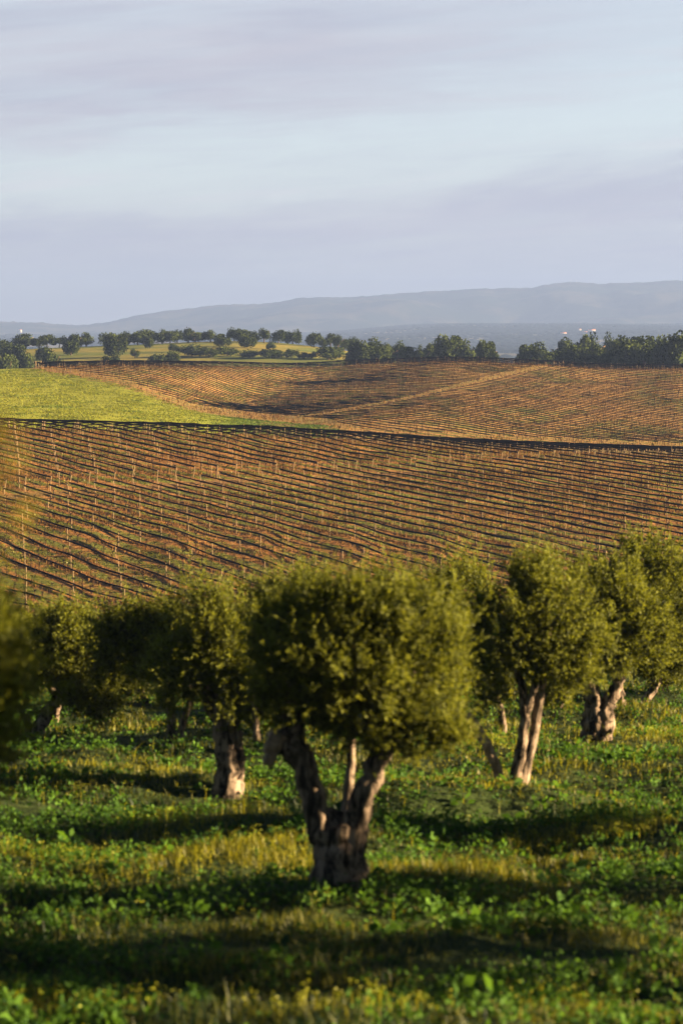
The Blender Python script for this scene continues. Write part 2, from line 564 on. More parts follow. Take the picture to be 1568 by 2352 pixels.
# ------------------------------------------------------------------ materials
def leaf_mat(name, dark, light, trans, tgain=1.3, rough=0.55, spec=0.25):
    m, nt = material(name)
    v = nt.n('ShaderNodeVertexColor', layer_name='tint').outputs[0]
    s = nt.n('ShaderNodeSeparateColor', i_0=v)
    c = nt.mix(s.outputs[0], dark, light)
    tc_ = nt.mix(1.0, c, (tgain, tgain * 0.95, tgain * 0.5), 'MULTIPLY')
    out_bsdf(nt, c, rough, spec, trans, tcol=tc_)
    return m


def bark_mat(name, c0, c1, scale):
    m, nt = material(name)
    tcn = nt.n('ShaderNodeTexCoord').outputs['Object']
    mp = nt.n('ShaderNodeMapping', i_0=tcn)
    mp.inputs['Scale'].default_value = (1, 1, 0.28)
    a = nt.noise(mp.outputs[0], scale, 5, 0.7, 0.6)
    b = nt.noise(tcn, scale * 0.22, 3, 0.5)
    c = nt.mix(nt.step(a, 0.40, 0.62), c0, c1)
    c = nt.mix(nt.math('MULTIPLY', nt.step(b, 0.5, 0.7), 0.5), c, (c0[0] * 0.7, c0[1] * 0.75, c0[2] * 0.7))
    out_bsdf(nt, c, 0.95, 0.05, bump=(a, 1.0, 0.05))
    return m


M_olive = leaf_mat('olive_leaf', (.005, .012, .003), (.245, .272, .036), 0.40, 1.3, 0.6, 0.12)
M_bark = bark_mat('olive_bark', (.016, .013, .011), (.27, .205, .155), 9.0)
M_wood = bark_mat('cut_wood', (.20, .14, .09), (.46, .33, .23), 14.0)
M_oak = leaf_mat('oak_leaf', (.007, .014, .006), (.062, .082, .019), 0.08, 1.0, 0.9, 0.02)
M_obark = bark_mat('oak_bark', (.07, .05, .035), (.16, .11, .075), 3.0)
M_grass = leaf_mat('grass_blade', (.003, .020, .009), (.235, .225, .014), 0.42, 1.4)
M_weed = leaf_mat('weed_leaf', (.002, .018, .009), (.086, .178, .024), 0.38, 1.4, 0.7, 0.06)
M_flower = leaf_mat('yellow_petal', (.22, .24, .010), (.38, .42, .016), 0.30, 1.1)
M_dry = leaf_mat('dry_stalk', (.045, .020, .009), (.23, .125, .038), 0.2, 1.0, 0.9, 0.05)
M_must = leaf_mat('mustard_plant', (.050, .088, .010), (.195, .200, .018), 0.25, 1.2, 0.8, 0.1)
M_yleaf = leaf_mat('yellow_leaf', (.20, .15, .012), (.34, .28, .03), 0.4, 1.1)
M_far = leaf_mat('woodland_leaf', (.006, .010, .008), (.009, .012, .008), 0.0, 1.0, 1.0, 0.0)


def flat_mat(name, c, rough=0.8, spec=0.2, var=0.0, scale=5.0):
    m, nt = material(name)
    if var:
        t = nt.n('ShaderNodeTexCoord').outputs['Object']
        cc = nt.mix(nt.noise(t, scale, 4, 0.6), tuple(x * (1 - var) for x in c), tuple(min(1, x * (1 + var)) for x in c))
    else:
        cc = c
    out_bsdf(nt, cc, rough, spec)
    return m


M_post = flat_mat('weathered_post', (.26, .185, .105), 0.9, 0.1, 0.35, 6.0)
M_net = flat_mat('black_netting', (.007, .006, .007), 0.9, 0.05, 0.3, 8.0)
M_vine = flat_mat('vine_wood', (.045, .028, .020), 0.95, 0.05, 0.4, 9.0)
M_white = flat_mat('whitewash', (.58, .55, .50), 0.9, 0.1, 0.05, 0.5)
M_tile = flat_mat('clay_tile', (.42, .17, .08), 0.9, 0.1, 0.2, 0.8)
M_glass = flat_mat('dark_window', (.03, .03, .035), 0.3, 0.4)
M_steel = flat_mat('grey_steel', (.35, .35, .36), 0.6, 0.3, 0.1, 2.0)

# ------------------------------------------------------------------ leaf and blade builders
DIAM = np.array([[0, 1, 2, 3]])


def leaves(Pb, Dr, Ln, Wd, tint, rng, side=None):
    """diamond leaves: base points, unit directions, lengths, widths, tint"""
    n = len(Pb)
    if side is None:
        side = unit(np.cross(Dr, unit(rng.normal(size=(n, 3)))))
    nrm = np.cross(Dr, side)
    mid = Pb + Dr * (Ln * 0.48)[:, None] - nrm * (Ln * 0.06)[:, None]
    V = np.stack([Pb, mid + side * (Wd * 0.5)[:, None], Pb + Dr * Ln[:, None], mid - side * (Wd * 0.5)[:, None]], axis=1)
    f = np.arange(n)[:, None] * 4 + DIAM
    return V.reshape(-1, 3), [f], np.repeat(tint, 4)[:, None] * np.ones((1, 3))


def blades(Pb, H, Wd, lean, tint, rng):
    """bent grass blades, 5 vertices"""
    n = len(Pb)
    a = rng.uniform(0, 2 * math.pi, n)
    s = np.stack([np.cos(a), np.sin(a), 0 * a], axis=1)
    b = a + rng.uniform(-1, 1, n) + math.pi / 2
    l = np.stack([np.cos(b), np.sin(b), 0 * b], axis=1) * (lean * H)[:, None]
    up = np.array((0, 0, 1.0))
    m = Pb + up * (H * 0.55)[:, None] + l * 0.3
    tip = Pb + up * (H * (1 - 0.25 * np.minimum(lean, 1)))[:, None] + l
    w = (Wd * 0.5)[:, None] * s
    V = np.stack([Pb - w, Pb + w, m + w * 0.8, m - w * 0.8, tip], axis=1)
    o = np.arange(n)[:, None] * 5
    return V.reshape(-1, 3), [o + np.array([[0, 1, 2, 3]]), o + np.array([[3, 2, 4]])], np.repeat(tint, 5)[:, None] * np.ones((1, 3))


# ------------------------------------------------------------------ olive trees
def crown_points(ells, n, rng, clump):
    """points gathered in upright clumps on and inside the ellipsoids, with gaps between; returns points and outward directions"""
    vol = np.array([e[1][0] * e[1][1] * e[1][2] for e in ells]) ** 0.7
    pts, outs = [], []
    for (c, r), v in zip(ells, vol / vol.sum()):
        m = int(n * v)
        c, r = np.array(c), np.array(r)
        k = max(7, int(7.5 * (r.prod() ** (1 / 3) / clump) ** 2))
        d = unit(rng.normal(size=(k, 3)))
        cc = d * (rng.uniform(0.10, 1.0, k) ** 0.40 * np.where(rng.random(k) < .3, rng.uniform(1.0, 1.22, k), .92))[:, None]
        w = rng.uniform(0.3, 1.7, k)
        pick = rng.choice(k, m, p=w / w.sum())
        rad = (rng.uniform(0.45, 1.15, k) * w ** .3 * np.where(cc[:, 2] < -.35, .6, 1))[pick] * clump
        q = cc[pick] * r + unit(rng.normal(size=(m, 3))) * (rad * rng.uniform(0, 1, m) ** .5)[:, None] * np.array((.9, .9, 1.1))
        pts.append(c + q); outs.append(unit(q / r ** 2))
    return np.concatenate(pts), np.concatenate(outs)


def olive_crown(ells, n_twig, n_leaf, L, rng, clump=0.28, up=0.75, shoots=None):
    p, o = crown_points(ells, int(n_twig * 1.25), rng, clump)
    n = len(p)
    d = unit(o * 0.7 + np.array((0, 0, up)) + rng.normal(size=(n, 3)) * 0.42)
    tl = rng.uniform(0.16, 0.42, n) * (L / 0.06) ** 0.5
    # upright water shoots breaking the outline
    hi = rng.choice(n, n // 9)
    hi = hi[o[hi, 2] > -.25]
    a_ = p[hi] + o[hi] * .08
    p = np.concatenate([p, a_]); d = np.concatenate([d, unit(o[hi] * .35 + np.array((0, 0, 1.0)) + rng.normal(size=(len(hi), 3)) * .25)])
    tl = np.concatenate([tl, rng.uniform(.20, .50, len(hi))]); n = len(p)
    if shoots is not None:
        sp_, sd, sl = shoots
        p = np.concatenate([p, sp_]); d = np.concatenate([d, sd]); tl = np.concatenate([tl, sl]); n = len(p)
    ti = np.repeat(np.arange(n), n_leaf)
    f = np.tile((np.arange(n_leaf) + 0.5) / n_leaf, n)
    bend = rng.normal(size=(n, 3)) * 0.25
    base = p[ti] + d[ti] * (tl[ti] * f)[:, None] + bend[ti] * (tl[ti] * f ** 2)[:, None]
    ld = unit(d[ti] * 0.75 + unit(rng.normal(size=(len(ti), 3))) * 0.8)
    ln = L * 1.2 * rng.uniform(0.65, 1.25, len(ti)) * (1.0 - 0.35 * f)
    tw = rng.uniform(0, 1, n)
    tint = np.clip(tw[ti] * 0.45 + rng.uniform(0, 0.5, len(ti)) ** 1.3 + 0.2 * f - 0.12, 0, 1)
    return leaves(base, ld, ln, ln * 0.36, tint, rng)


def limb(pts, r0, r1, rng, m=12, wob=0.13, n=10, flare=0.0):
    Q = resample(pts, m)
    Q[1:-1] += rng.normal(size=(m - 2, 3)) * r0 * 0.10
    R = np.linspace(r0, r1, m)
    if flare:
        R = R * (1 + flare * np.exp(-np.linspace(0, 1, m) * 9))
    return tube(Q, R, n, wob, rng)


OLIVES = 'olive trees of the grove'


def olive(label, px, D, crown, limbs, seed, twigs, nleaf=22, L=0.062, clump=0.28, up=0.75, shoots=None, stubs=(), depth=1.0, name='olive_tree'):
    """crown: [(px, py, rx_px, rz_px, depth_offset_m)], limbs: [([(px, py, dy_m)...], r0_px, r1_px)] measured in photo pixels at distance D"""
    rng = np.random.default_rng(seed)
    X = (px - CX) / F * D
    z = gz(X, D) - 0.03
    b = np.array((X, D, z))
    s = D / F
    root = empty(name, b)
    tag(root, label, 'olive tree', OLIVES)
    tr = []
    for pts, r0, r1 in limbs:
        Q = [at(q[0], q[1], D + (q[2] if len(q) > 2 else 0)) - b for q in pts]
        if len(Q) and Q[0][2] < 0.35: Q[0][2] = -0.15
        tr.append(limb(Q, r0 * s, r1 * s, rng, flare=0.35 if Q[0][2] < 0 else 0, m=26 if r0 * s > 0.1 else 10, n=20 if r0 * s > 0.1 else 8))
    V, fs, _ = join(tr)
    link('trunk', mesh('olive_trunk', V, fs, M_bark, True), root)
    for pts, r0, r1 in stubs:
        Q = [at(q[0], q[1], D + (q[2] if len(q) > 2 else 0)) - b for q in pts]
        V, fs, _ = limb(Q, r0 * s, r1 * s, rng, m=10, n=14, wob=0.16)
        link('cut_limb', mesh('olive_cut_limb', V, fs, M_wood, True), root)
    ells = []
    for c in crown:
        q = at(c[0], c[1], D + (c[4] if len(c) > 4 else 0)) - b
        ells.append((q, (c[2] * s * (1.2 if D > 30 else 1.0), 0.5 * (c[2] + c[3]) * s * depth, c[3] * s * (0.92 if D > 30 else .97))))
    sh = None
    if shoots:
        sp_, sd, sl = [], [], []
        for (x0, y0, w, n_, ln) in shoots:
            for _ in range(n_):
                q = at(x0 + rng.normal() * w, y0 + rng.normal() * w * 0.4, D + rng.normal() * w * s * 1.2) - b
                sp_.append(q); sd.append(unit(np.array((rng.normal() * .22, rng.normal() * .22, 1.0)))); sl.append(ln * s * rng.uniform(.6, 1.25))
        sh = (np.array(sp_), np.array(sd), np.array(sl))
    V, fs, c = olive_crown(ells, twigs, nleaf, L, rng, clump, up, sh)
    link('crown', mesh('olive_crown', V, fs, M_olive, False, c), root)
    return root


# the big pruned tree in the middle
olive('large pruned olive with a dense broom-like crown on a thick forked trunk', 772, 28.6,
      [(835, 1545, 210, 160), (770, 1475, 170, 100), (925, 1500, 130, 105), (965, 1635, 105, 110), (700, 1570, 110, 135), (860, 1665, 110, 65), (665, 1500, 75, 70, .3)],
      [([(776, 2040), (776, 1990), (776, 1940), (774, 1890)], 56, 38), ([(766, 2010), (740, 1910), (702, 1770), (668, 1650), (680, 1560)], 35, 19),
       ([(786, 2010), (814, 1890), (856, 1770), (900, 1690), (930, 1600)], 39, 17), ([(784, 1950, .35), (800, 1820, .6), (806, 1720, .6), (812, 1600, .5)], 13, 8),
       ([(690, 1740), (655, 1700), (640, 1690, -.05)], 30, 24), ([(868, 1750), (850, 1650, -.1), (845, 1540)], 16, 7), ([(680, 1560), (720, 1470), (735, 1420)], 14, 5), ([(930, 1600), (950, 1500), (940, 1420)], 13, 5)],
      11, 4300, 22, 0.060, 0.25, 0.85,
      shoots=[(700, 1420, 45, 120, 90), (880, 1400, 70, 200, 70), (980, 1460, 50, 120, 80), (780, 1390, 40, 90, 70)],
      stubs=[([(640, 1690, -.05), (626, 1715, -.12), (612, 1755, -.16)], 21, 14)])
# second tree, dark, left of it
olive('dark olive whose single stout trunk stands just behind the big forked olive', 522, 38.5,
      [(495, 1500, 105, 90), (445, 1545, 85, 85), (590, 1560, 85, 95), (470, 1440, 60, 50), (610, 1630, 50, 65)],
      [([(520, 1800), (521, 1740), (510, 1660), (474, 1590), (440, 1520)], 29, 14), ([(516, 1690), (540, 1640), (575, 1570)], 20, 9), ([(590, 1700, -.4), (588, 1640, -.4), (575, 1580, -.3)], 8, 6), ([(540, 1790), (552, 1740, .1), (545, 1680)], 16, 10)],
      12, 2300, 20, 0.066, 0.28, 0.55, shoots=[(475, 1390, 30, 90, 70), (620, 1600, 25, 40, 50)])
# right-hand trees
olive('olive with two slender trunks and a bare leaning dead limb', 1180, 39.0,
      [(1225, 1430, 105, 120), (1165, 1500, 85, 65), (1290, 1480, 80, 85), (1250, 1350, 55, 60), (1120, 1590, 25, 35), (1310, 1550, 45, 35)],
      [([(1180, 1800), (1195, 1720), (1205, 1640), (1195, 1570), (1180, 1510)], 15, 9), ([(1185, 1795), (1222, 1700, .1), (1240, 1610, .1), (1250, 1520), (1260, 1440)], 14, 8), ([(1205, 1640), (1228, 1580), (1240, 1480)], 10, 5)],
      13, 2500, 20, 0.066, 0.30, 0.7, shoots=[(1240, 1330, 35, 110, 60)],
      stubs=[([(1153, 1802), (1141, 1765), (1122, 1722), (1100, 1680), (1073, 1640)], 12, 10)])
olive('olive on a short massive pale trunk catching the low sun', 1372, 46.0,
      [(1400, 1430, 100, 105), (1350, 1485, 70, 70), (1450, 1470, 75, 80), (1385, 1360, 60, 55)],
      [([(1366, 1705), (1362, 1660), (1360, 1600), (1350, 1540)], 27, 14), ([(1380, 1703), (1388, 1655), (1398, 1605), (1420, 1560), (1440, 1500)], 22, 9), ([(1362, 1620), (1350, 1580)], 14, 9)],
      14, 2400, 18, 0.074, 0.33, 0.6)
olive('tall olive with a thin upright trunk behind the massive pale one', 1425, 53.0,
      [(1480, 1360, 110, 105), (1540, 1425, 90, 90), (1440, 1425, 65, 80), (1500, 1285, 60, 45)],
      [([(1428, 1648), (1424, 1600), (1415, 1560), (1440, 1480), (1470, 1420)], 12, 7), ([(1415, 1560), (1410, 1500)], 7, 4)],
      15, 2300, 18, 0.080, 0.36, 0.6)
olive('olive on a trunk leaning hard over, behind tall yellow weeds', 1468, 55.0,
      [(1535, 1480, 70, 70), (1520, 1530, 45, 30), (1560, 1400, 60, 70)],
      [([(1466, 1646), (1480, 1610), (1505, 1570), (1530, 1520)], 11, 7)], 16, 1500, 18, 0.080, 0.36, 0.5)
olive('shaded olive leaning the opposite way at the grove edge', 1552, 58.0,
      [(1565, 1505, 75, 65), (1600, 1450, 80, 80), (1530, 1550, 35, 22)],
      [([(1552, 1645), (1535, 1610), (1520, 1585), (1530, 1530)], 13, 7)], 17, 1500, 16, 0.085, 0.36, 0.5)
olive('slim olive with long feathery shoots rising above the big crown', 1155, 47.5,
      [(1090, 1480, 80, 90), (1060, 1380, 60, 70), (1130, 1560, 45, 50), (1000, 1420, 60, 70)],
      [([(1156, 1690), (1155, 1640), (1140, 1600), (1118, 1570), (1100, 1500)], 9, 5), ([(1118, 1585), (1130, 1540)], 5, 3)],
      18, 1500, 18, 0.072, 0.33, 0.8, shoots=[(1055, 1330, 22, 60, 80), (880, 1350, 20, 30, 70), (1080, 1350, 30, 60, 60)])
olive('young olive with a thin V of two stems', 1255, 51.0,
      [(1270, 1560, 55, 50), (1300, 1500, 60, 60)],
      [([(1248, 1678), (1242, 1640), (1235, 1600), (1250, 1540)], 6, 4), ([(1262, 1676), (1278, 1640), (1295, 1605), (1300, 1550)], 6, 4)], 19, 1100, 16, 0.076, 0.33, 0.6)
olive('squat olive with a short pale trunk bent sideways, its crown drooping nearly to the ground', 82, 46.5,
      [(180, 1520, 90, 85), (110, 1500, 75, 70), (210, 1590, 65, 60), (150, 1450, 70, 40)],
      [([(78, 1695), (92, 1660), (118, 1630), (140, 1590), (160, 1540)], 18, 10), ([(70, 1693), (68, 1665), (60, 1640)], 10, 9)], 20, 2300, 18, 0.074, 0.33, 0.45)
olive('low olive behind the bent one, trunk half hidden', 125, 50.0,
      [(60, 1520, 70, 60), (100, 1470, 60, 40), (20, 1480, 60, 50)],
      [([(124, 1668), (128, 1640), (135, 1620), (110, 1560)], 11, 7)], 21, 1200, 16, 0.078, 0.35, 0.5)
olive('olive with a pair of upright pale trunks close together', 404, 45.0,
      [(300, 1490, 85, 75), (380, 1505, 70, 70), (330, 1450, 75, 45), (420, 1475, 50, 65)],
      [([(396, 1712), (392, 1670), (393, 1620), (380, 1560), (360, 1500)], 11, 7), ([(414, 1708), (415, 1670), (428, 1640), (440, 1620), (430, 1560)], 10, 6)], 22, 2200, 18, 0.074, 0.33, 0.5)
olive('small olive between the paired trunks and the drooping crown', 342, 55.0,
      [(320, 1540, 70, 60), (260, 1560, 60, 55), (280, 1480, 60, 40)],
      [([(345, 1645), (340, 1622), (332, 1610), (320, 1560)], 10, 6)], 23, 1200, 16, 0.08, 0.35, 0.5)
olive('round olive mostly hidden behind the big crown', 660, 44.0,
      [(660, 1430, 80, 85), (610, 1490, 60, 70), (720, 1400, 60, 60)],
      [([(660, 1725), (662, 1650), (660, 1560), (655, 1480)], 18, 9)], 24, 1700, 18, 0.072, 0.32, 0.6, shoots=[(690, 1350, 30, 60, 60)])
olive('dim blurred olive close to the camera at the edge of the view', -45, 17.0,
      [(-165, 1600, 150, 170), (-50, 1560, 65, 120), (-65, 1740, 45, 130), (-140, 1470, 110, 60)],
      [([(-48, 2520), (-45, 2200), (-30, 1900), (-8, 1740), (-20, 1600)], 30, 16)], 25, 1700, 20, 0.06, 0.28, 0.4)
# trees standing beyond the sides of the view: their shade lies across the grass
for k, (X, D, hc, r) in enumerate([(4.9, 17.4, 3.5, 1.5), (7.2, 22.6, 2.3, 1.5), (7.9, 25.0, 2.4, 1.6), (11.0, 29.0, 2.2, 1.25), (10.2, 34.6, 2.3, 1.3)]):
    px = CX + X / D * F
    yb = CY + F * math.tan(math.atan(-gz(X, D) / D) - PITCH)
    m = F / D
    olive('olive ' + ['close to the camera path on the east side', 'with the widest crown east of the forked olive', 'second in line east of the forked olive', 'third in line east of the forked olive',
                      'east of the slender double trunk', 'east of the massive pale trunk'][k], px, D,
          [(px, yb - hc * m, r * m, r * 0.85 * m), (px + .5 * m, yb - (hc + .5) * m, r * .6 * m, r * .6 * m)],
          [([(px, yb), (px + .1 * m, yb - 1.0 * m), (px - .1 * m, yb - 2.0 * m)], .2 * m, .1 * m), ([(px, yb - .9 * m), (px + .5 * m, yb - 2.2 * m)], .12 * m, .06 * m)], 40 + k, 1700, 18, 0.075, 0.32, 0.6)

# autumn shrub with yellow leaves a few steps in front of the camera
rng = np.random.default_rng(50)
b = np.array((-0.62, 3.6, gz(-0.62, 3.6)))
root = empty('shrub', b)
tag(root, 'blurred yellow-leaved shrub very close to the camera', 'shrub')
st, lp, ld = [], [], []
for k, (px, py, dd) in enumerate([(14, 885, 0), (-8, 935, .1), (-5, 1010, 0), (34, 1050, .1), (-20, 1080, .05), (-25, 965, 0)]):
    tip = at(px, py, 3.6 + dd) - b
    lo = np.array((0.06 * rng.normal(), 0.06 * rng.normal(), 0.0))
    mid = np.array((-0.10 + .03 * rng.normal(), 0, tip[2] * 0.6))
    Q = resample([lo, mid, tip], 12)
    st.append(tube(Q, np.linspace(0.006, 0.0012, 12), 5))
    m = 5
    lp.append(tip[None] + np.stack([rng.normal(size=m) * .016, rng.normal(size=m) * .05, -rng.uniform(-.01, .13, m)], axis=1))
    ld.append(unit(rng.normal(size=(m, 3)) + np.array((.2, 0, .3))))
V, fs, _ = join(st)
link('stem', mesh('shrub_stem', V, fs, M_vine, True), root)
lp, ld = np.concatenate(lp), np.concatenate(ld)
V, fs, c = leaves(lp, ld, rng.uniform(.02, .035, len(lp)), rng.uniform(.012, .02, len(lp)), rng.uniform(0, 1, len(lp)), rng)
link('foliage', mesh('shrub_foliage', V, fs, M_yleaf, False, c), root)

# ------------------------------------------------------------------ vineyard trellises
def post_mesh(name, h, r, n=7):
    rg = np.random.default_rng(int(h * 100) + n)
    V, fs, _ = tube([(0, 0, -.25), (0, 0, h * .5), (0, 0, h + .04)], [r, r * .97, r * .9], n, 0.04, rg)
    return mesh(name, V, fs, M_post, False)


POST_H = 1.5
PM_near = post_mesh('vineyard_post_near', POST_H, .045)
PM_far = post_mesh('vineyard_post_far', POST_H, .045, 5)
ONES = 'first second third fourth fifth sixth seventh eighth ninth tenth eleventh twelfth thirteenth fourteenth fifteenth sixteenth seventeenth eighteenth nineteenth'.split()
TENS = {2: 'twent', 3: 'thirt', 4: 'fort', 5: 'fift', 6: 'sixt', 7: 'sevent', 8: 'eight', 9: 'ninet'}


def ordw(n):
    if n < 20: return ONES[n - 1]
    if n % 10 == 0: return TENS[n // 10] + 'ieth'
    return TENS[n // 10] + 'y-' + ONES[n % 10 - 1]


def row_points(c, D0, D1, step):
    D = np.arange(D1, D0, -step)
    X = c - D / 1.2
    X = X + 0.05 * wav(D, 0 * D + c, 22, 2)
    return X, D


def runs(mask, minlen):
    out, s = [], None
    for i_, v in enumerate(list(mask) + [False]):
        if v and s is None: s = i_
        if not v and s is not None:
            if i_ - s >= minlen: out.append((s, i_))
            s = None
    return out


SEGS = {'near_low': [], 'near_high': [], 'far_left': [], 'far_right': []}
STEP = 0.8
for k in range(20, 240):
    c = k * ROWC
    X, D = row_points(c, NEAR_D[0], NEAR_D[1], STEP)
    px = CX + X / D * F
    al = near_alley(X, D)
    inside = (px > -55) & (px < 1625)
    for nm, mk in (('near_high', al > 2.1), ('near_low', al < -2.1)):
        for a, b_ in runs(inside & mk, 6):
            SEGS[nm].append((k, X[a:b_], D[a:b_]))
for k in range(60, 260):
    c = k * ROWF
    X, D = row_points(c, FAR_D[0], FAR_D[1] - 4, STEP)
    px = CX + X / D * F
    fa = far_alley(X, D)
    inside = (px > -40) & (px < 1620) & far_ok(X, D)
    for nm, mk in (('far_right', fa < -1.2), ('far_left', fa > 1.2)):
        for a, b_ in runs(inside & mk, 10):
            SEGS[nm].append((k, X[a:b_], D[a:b_]))

VINES = []                                               # (x, y, z, distance)
WEED_P = []
LAB = {'near_low': 'near slope vine trellis below the cross track, %s up from the olives',
       'near_high': 'near slope vine trellis above the cross track, %s toward the crest',
       'far_left': 'far vine trellis behind the green field, %s up from the hollow',
       'far_right': 'far spur vine trellis beyond its sandy track, %s up from the foot'}
GRP = {'near_low': 'trellis rows of the near slope', 'near_high': 'trellis rows of the near slope', 'far_left': 'trellis rows of the far vineyard', 'far_right': 'trellis rows of the far vineyard'}
for nm, segs in SEGS.items():
    near = nm.startswith('near')
    segs.sort(key=lambda s: s[0])
    for idx, (k, X, D) in enumerate(segs):
        rng = np.random.default_rng(1000 + k * 7 + len(nm))
        Z = ground(X, D)
        root = empty('vine_trellis', (X[0], D[0], Z[0]))
        tag(root, LAB[nm] % ordw(idx + 1), 'vine trellis', GRP[nm])
        o = np.array((X[0], D[0], Z[0]))
        stepn = 8 if near else 9
        off = 0 if nm == 'near_low' else 3
        ph = int(rng.integers(0, 3)) if near else int(rng.integers(0, 6))
        ids = list(range(0, len(X), stepn))
        if near and ids[-1] != len(X) - 1: ids.append(len(X) - 1)
        if not near: ids = list(range(1 + int(rng.integers(0, 5)), len(X), stepn))
        for q, a in enumerate(ids):
            p = link('post', PM_near if near else PM_far, root, (X[a] - o[0] + rng.normal() * .03, D[a] - o[1], Z[a] - o[2]))
            tl = 0.0
            if near and nm == 'near_low' and q == 0: tl = -1
            if near and nm == 'near_high' and q == len(ids) - 1: tl = 1
            # end posts lean out over the cross track
            ang = tl * math.radians(13) + rng.normal() * 0.02
            p.rotation_euler = (ang * 0.77 + rng.normal() * .03, ang * 0.64 + rng.normal() * .03 * (3 if rng.random() < .08 else 1), 0)
            p.scale = (1, 1, rng.uniform(.94, 1.08))
        f = np.arange(len(X))
        sag = -0.07 * np.abs(np.sin(np.pi * f / stepn)) * rng.uniform(.4, 1.4) - 0.03 * wav(f * 1.0, f * 0 + k, 9, 4)
        H = POST_H - 0.03
        Q = np.stack([X - o[0], D - o[1], Z - o[2] + H + sag], axis=1)
        if near:
            if nm == 'near_low': Q[0, :2] += -RDIR * .2
            else: Q[-1, :2] += RDIR * .2
        rr = (0.086 if near else 0.084) * (1 + 0.22 * wav(f * 1.0, f * 0 + 3 * k, 5, 1))
        V, fs, _ = tube(Q, rr, 6 if near else 5)
        link('netting_roll', mesh('netting_roll', V, fs, M_net, True), root)
        # vines every 1.2 m
        L = len(X) * STEP * 1.3017
        m = int(L / 1.5)
        t = np.linspace(0.4, len(X) - 1.4, m)
        vx = np.interp(t, f, X) + rng.normal(size=m) * .05
        vd = np.interp(t, f, D) + rng.normal(size=m) * .05
        vz = np.interp(t, f, Z)
        keep = rng.random(m) < (0.8 if near else 0.45)
        VINES.append(np.stack([vx, vd, vz, np.full(m, 0 if near else 1)], axis=1)[keep])
        mw = int(L * (22 if near else 5))
        t = rng.uniform(0, len(X) - 1, mw)
        WEED_P.append(np.stack([np.interp(t, f, X) + rng.normal(size=mw) * .36, np.interp(t, f, D) + rng.normal(size=mw) * .36, np.interp(t, f, Z), np.full(mw, 0 if near else 1)], axis=1))


def vine_geo(rng, detail=True):
    h = rng.uniform(.5, .9)
    a = rng.uniform(-.12, .12, 4)
    parts = [tube([(0, 0, -.1), (a[0] * .9, a[1] * .5, h * .45), (a[0], a[1] * 1.6, h * .8), (a[0] * .8, a[1] * .8, h)], [.045, .03, .026, .05], 6 if detail else 3, 0.15, rng)]
    for s in (-1, 1):
        d = RDIR * s * rng.uniform(.25, 1.0)
        e = np.array((a[0] * .8, a[1] * .8, h))
        parts.append(tube([e, e + np.array((d[0] * .2, d[1] * .2, .08)), e + np.array((d[0] * .38, d[1] * .38, .06 + rng.uniform(-.05, .08)))], [.04, .03, .022], 5 if detail else 3, .1, rng))
        if detail:
            for u in (0.15, .3, .4):
                q = e + np.array((d[0] * u, d[1] * u, .06))
                parts.append(tube([q, q + np.array((rng.normal() * .04, rng.normal() * .04, rng.uniform(.08, .22)))], [.016, .008], 3))
    V, fs, _ = join(parts)
    return V, fs


VINES = np.concatenate(VINES)
rng = np.random.default_rng(77)
vm = [mesh('grape_vine', *vine_geo(rng), M_vine, False) for _ in range(12)]
px = CX + VINES[:, 0] / VINES[:, 1] * F
py = HOR - VINES[:, 2] / VINES[:, 1] * F
vis = (VINES[:, 3] == 0) & (px > 10) & (px < 1555) & (py < np.interp(px, [0, 300, 600, 900, 1100, 1250, 1568], [1420, 1400, 1360, 1330, 1330, 1290, 1250]))
order = np.argsort(np.where(vis, VINES[:, 1], 1e9))
first = set(order[:300].tolist())
for n_, a in enumerate(order[:300]):
    x, y, z, _ = VINES[a]
    o = link('grape_vine', vm[n_ * 7 % 12], None, (x, y, z))
    o.rotation_euler = (0, 0, math.pi * (n_ % 2) + rng.normal() * .1)
    s_ = rng.uniform(.85, 1.15)
    o.scale = (s_, s_, s_)
    tag(o, 'bare dark pruned vine with a knobbly head under a trellis of the near slope', 'vine', 'bare vines low on the near slope')
rest = np.array([a for a in range(len(VINES)) if a not in first])
tv, tf, toff = [], [], 0
lib_near = [vine_geo(np.random.default_rng(200 + q), True) for q in range(3)]
lib_far = [vine_geo(np.random.default_rng(300 + q), False) for q in range(3)]
parts = []
for fl, lib in ((0, lib_near), (1, lib_far)):
    sel = rest[VINES[rest, 3] == fl]
    for q in range(3):
        s_ = sel[q::3]
        V, fs = lib[q]
        sc = rng.uniform(.85, 1.15, len(s_))[:, None, None]
        fl_ = np.where(rng.random(len(s_)) < .5, 1, -1)[:, None, None] * np.array((1, 1, 0)) + np.array((0, 0, 1))
        VV = V[None] * sc * fl_ + VINES[s_, None, :3]
        parts.append((VV.reshape(-1, 3), [(np.arange(len(s_))[:, None, None] * len(V) + f[None]).reshape(-1, f.shape[1]) for f in fs], None))
V, fs, _ = join(parts)
tag(link('grape_vine_mass', mesh('grape_vine_mass', V, fs, M_vine, False)), 'dark bare vines filling the upper and far rows', 'vines', kind='stuff')

# dry stalks and weeds along the rows
WP = np.concatenate(WEED_P)
n = len(WP)
rng = np.random.default_rng(78)
pn = wav(WP[:, 0], WP[:, 1], 7, 8)
keep = rng.random(n) < np.clip(0.60 + 0.75 * pn, .05, 1)
WP, pn = WP[keep], pn[keep]
n = len(WP)
fr = WP[:, 3]
V, fs, c = blades(WP[:, :3] - np.array((0, 0, .03)), rng.uniform(.16, .60, n) * (1 + .15 * fr), rng.uniform(.03, .09, n) * (1 + .9 * fr), rng.uniform(.05, .5, n), np.clip(rng.beta(1.6, 1.8, n), 0, 1), rng)
tag(link('dry_weeds', mesh('dry_weeds', V, fs, M_dry, False, c)), 'rusty dry stalks along the vine rows', 'dry weeds', kind='stuff')

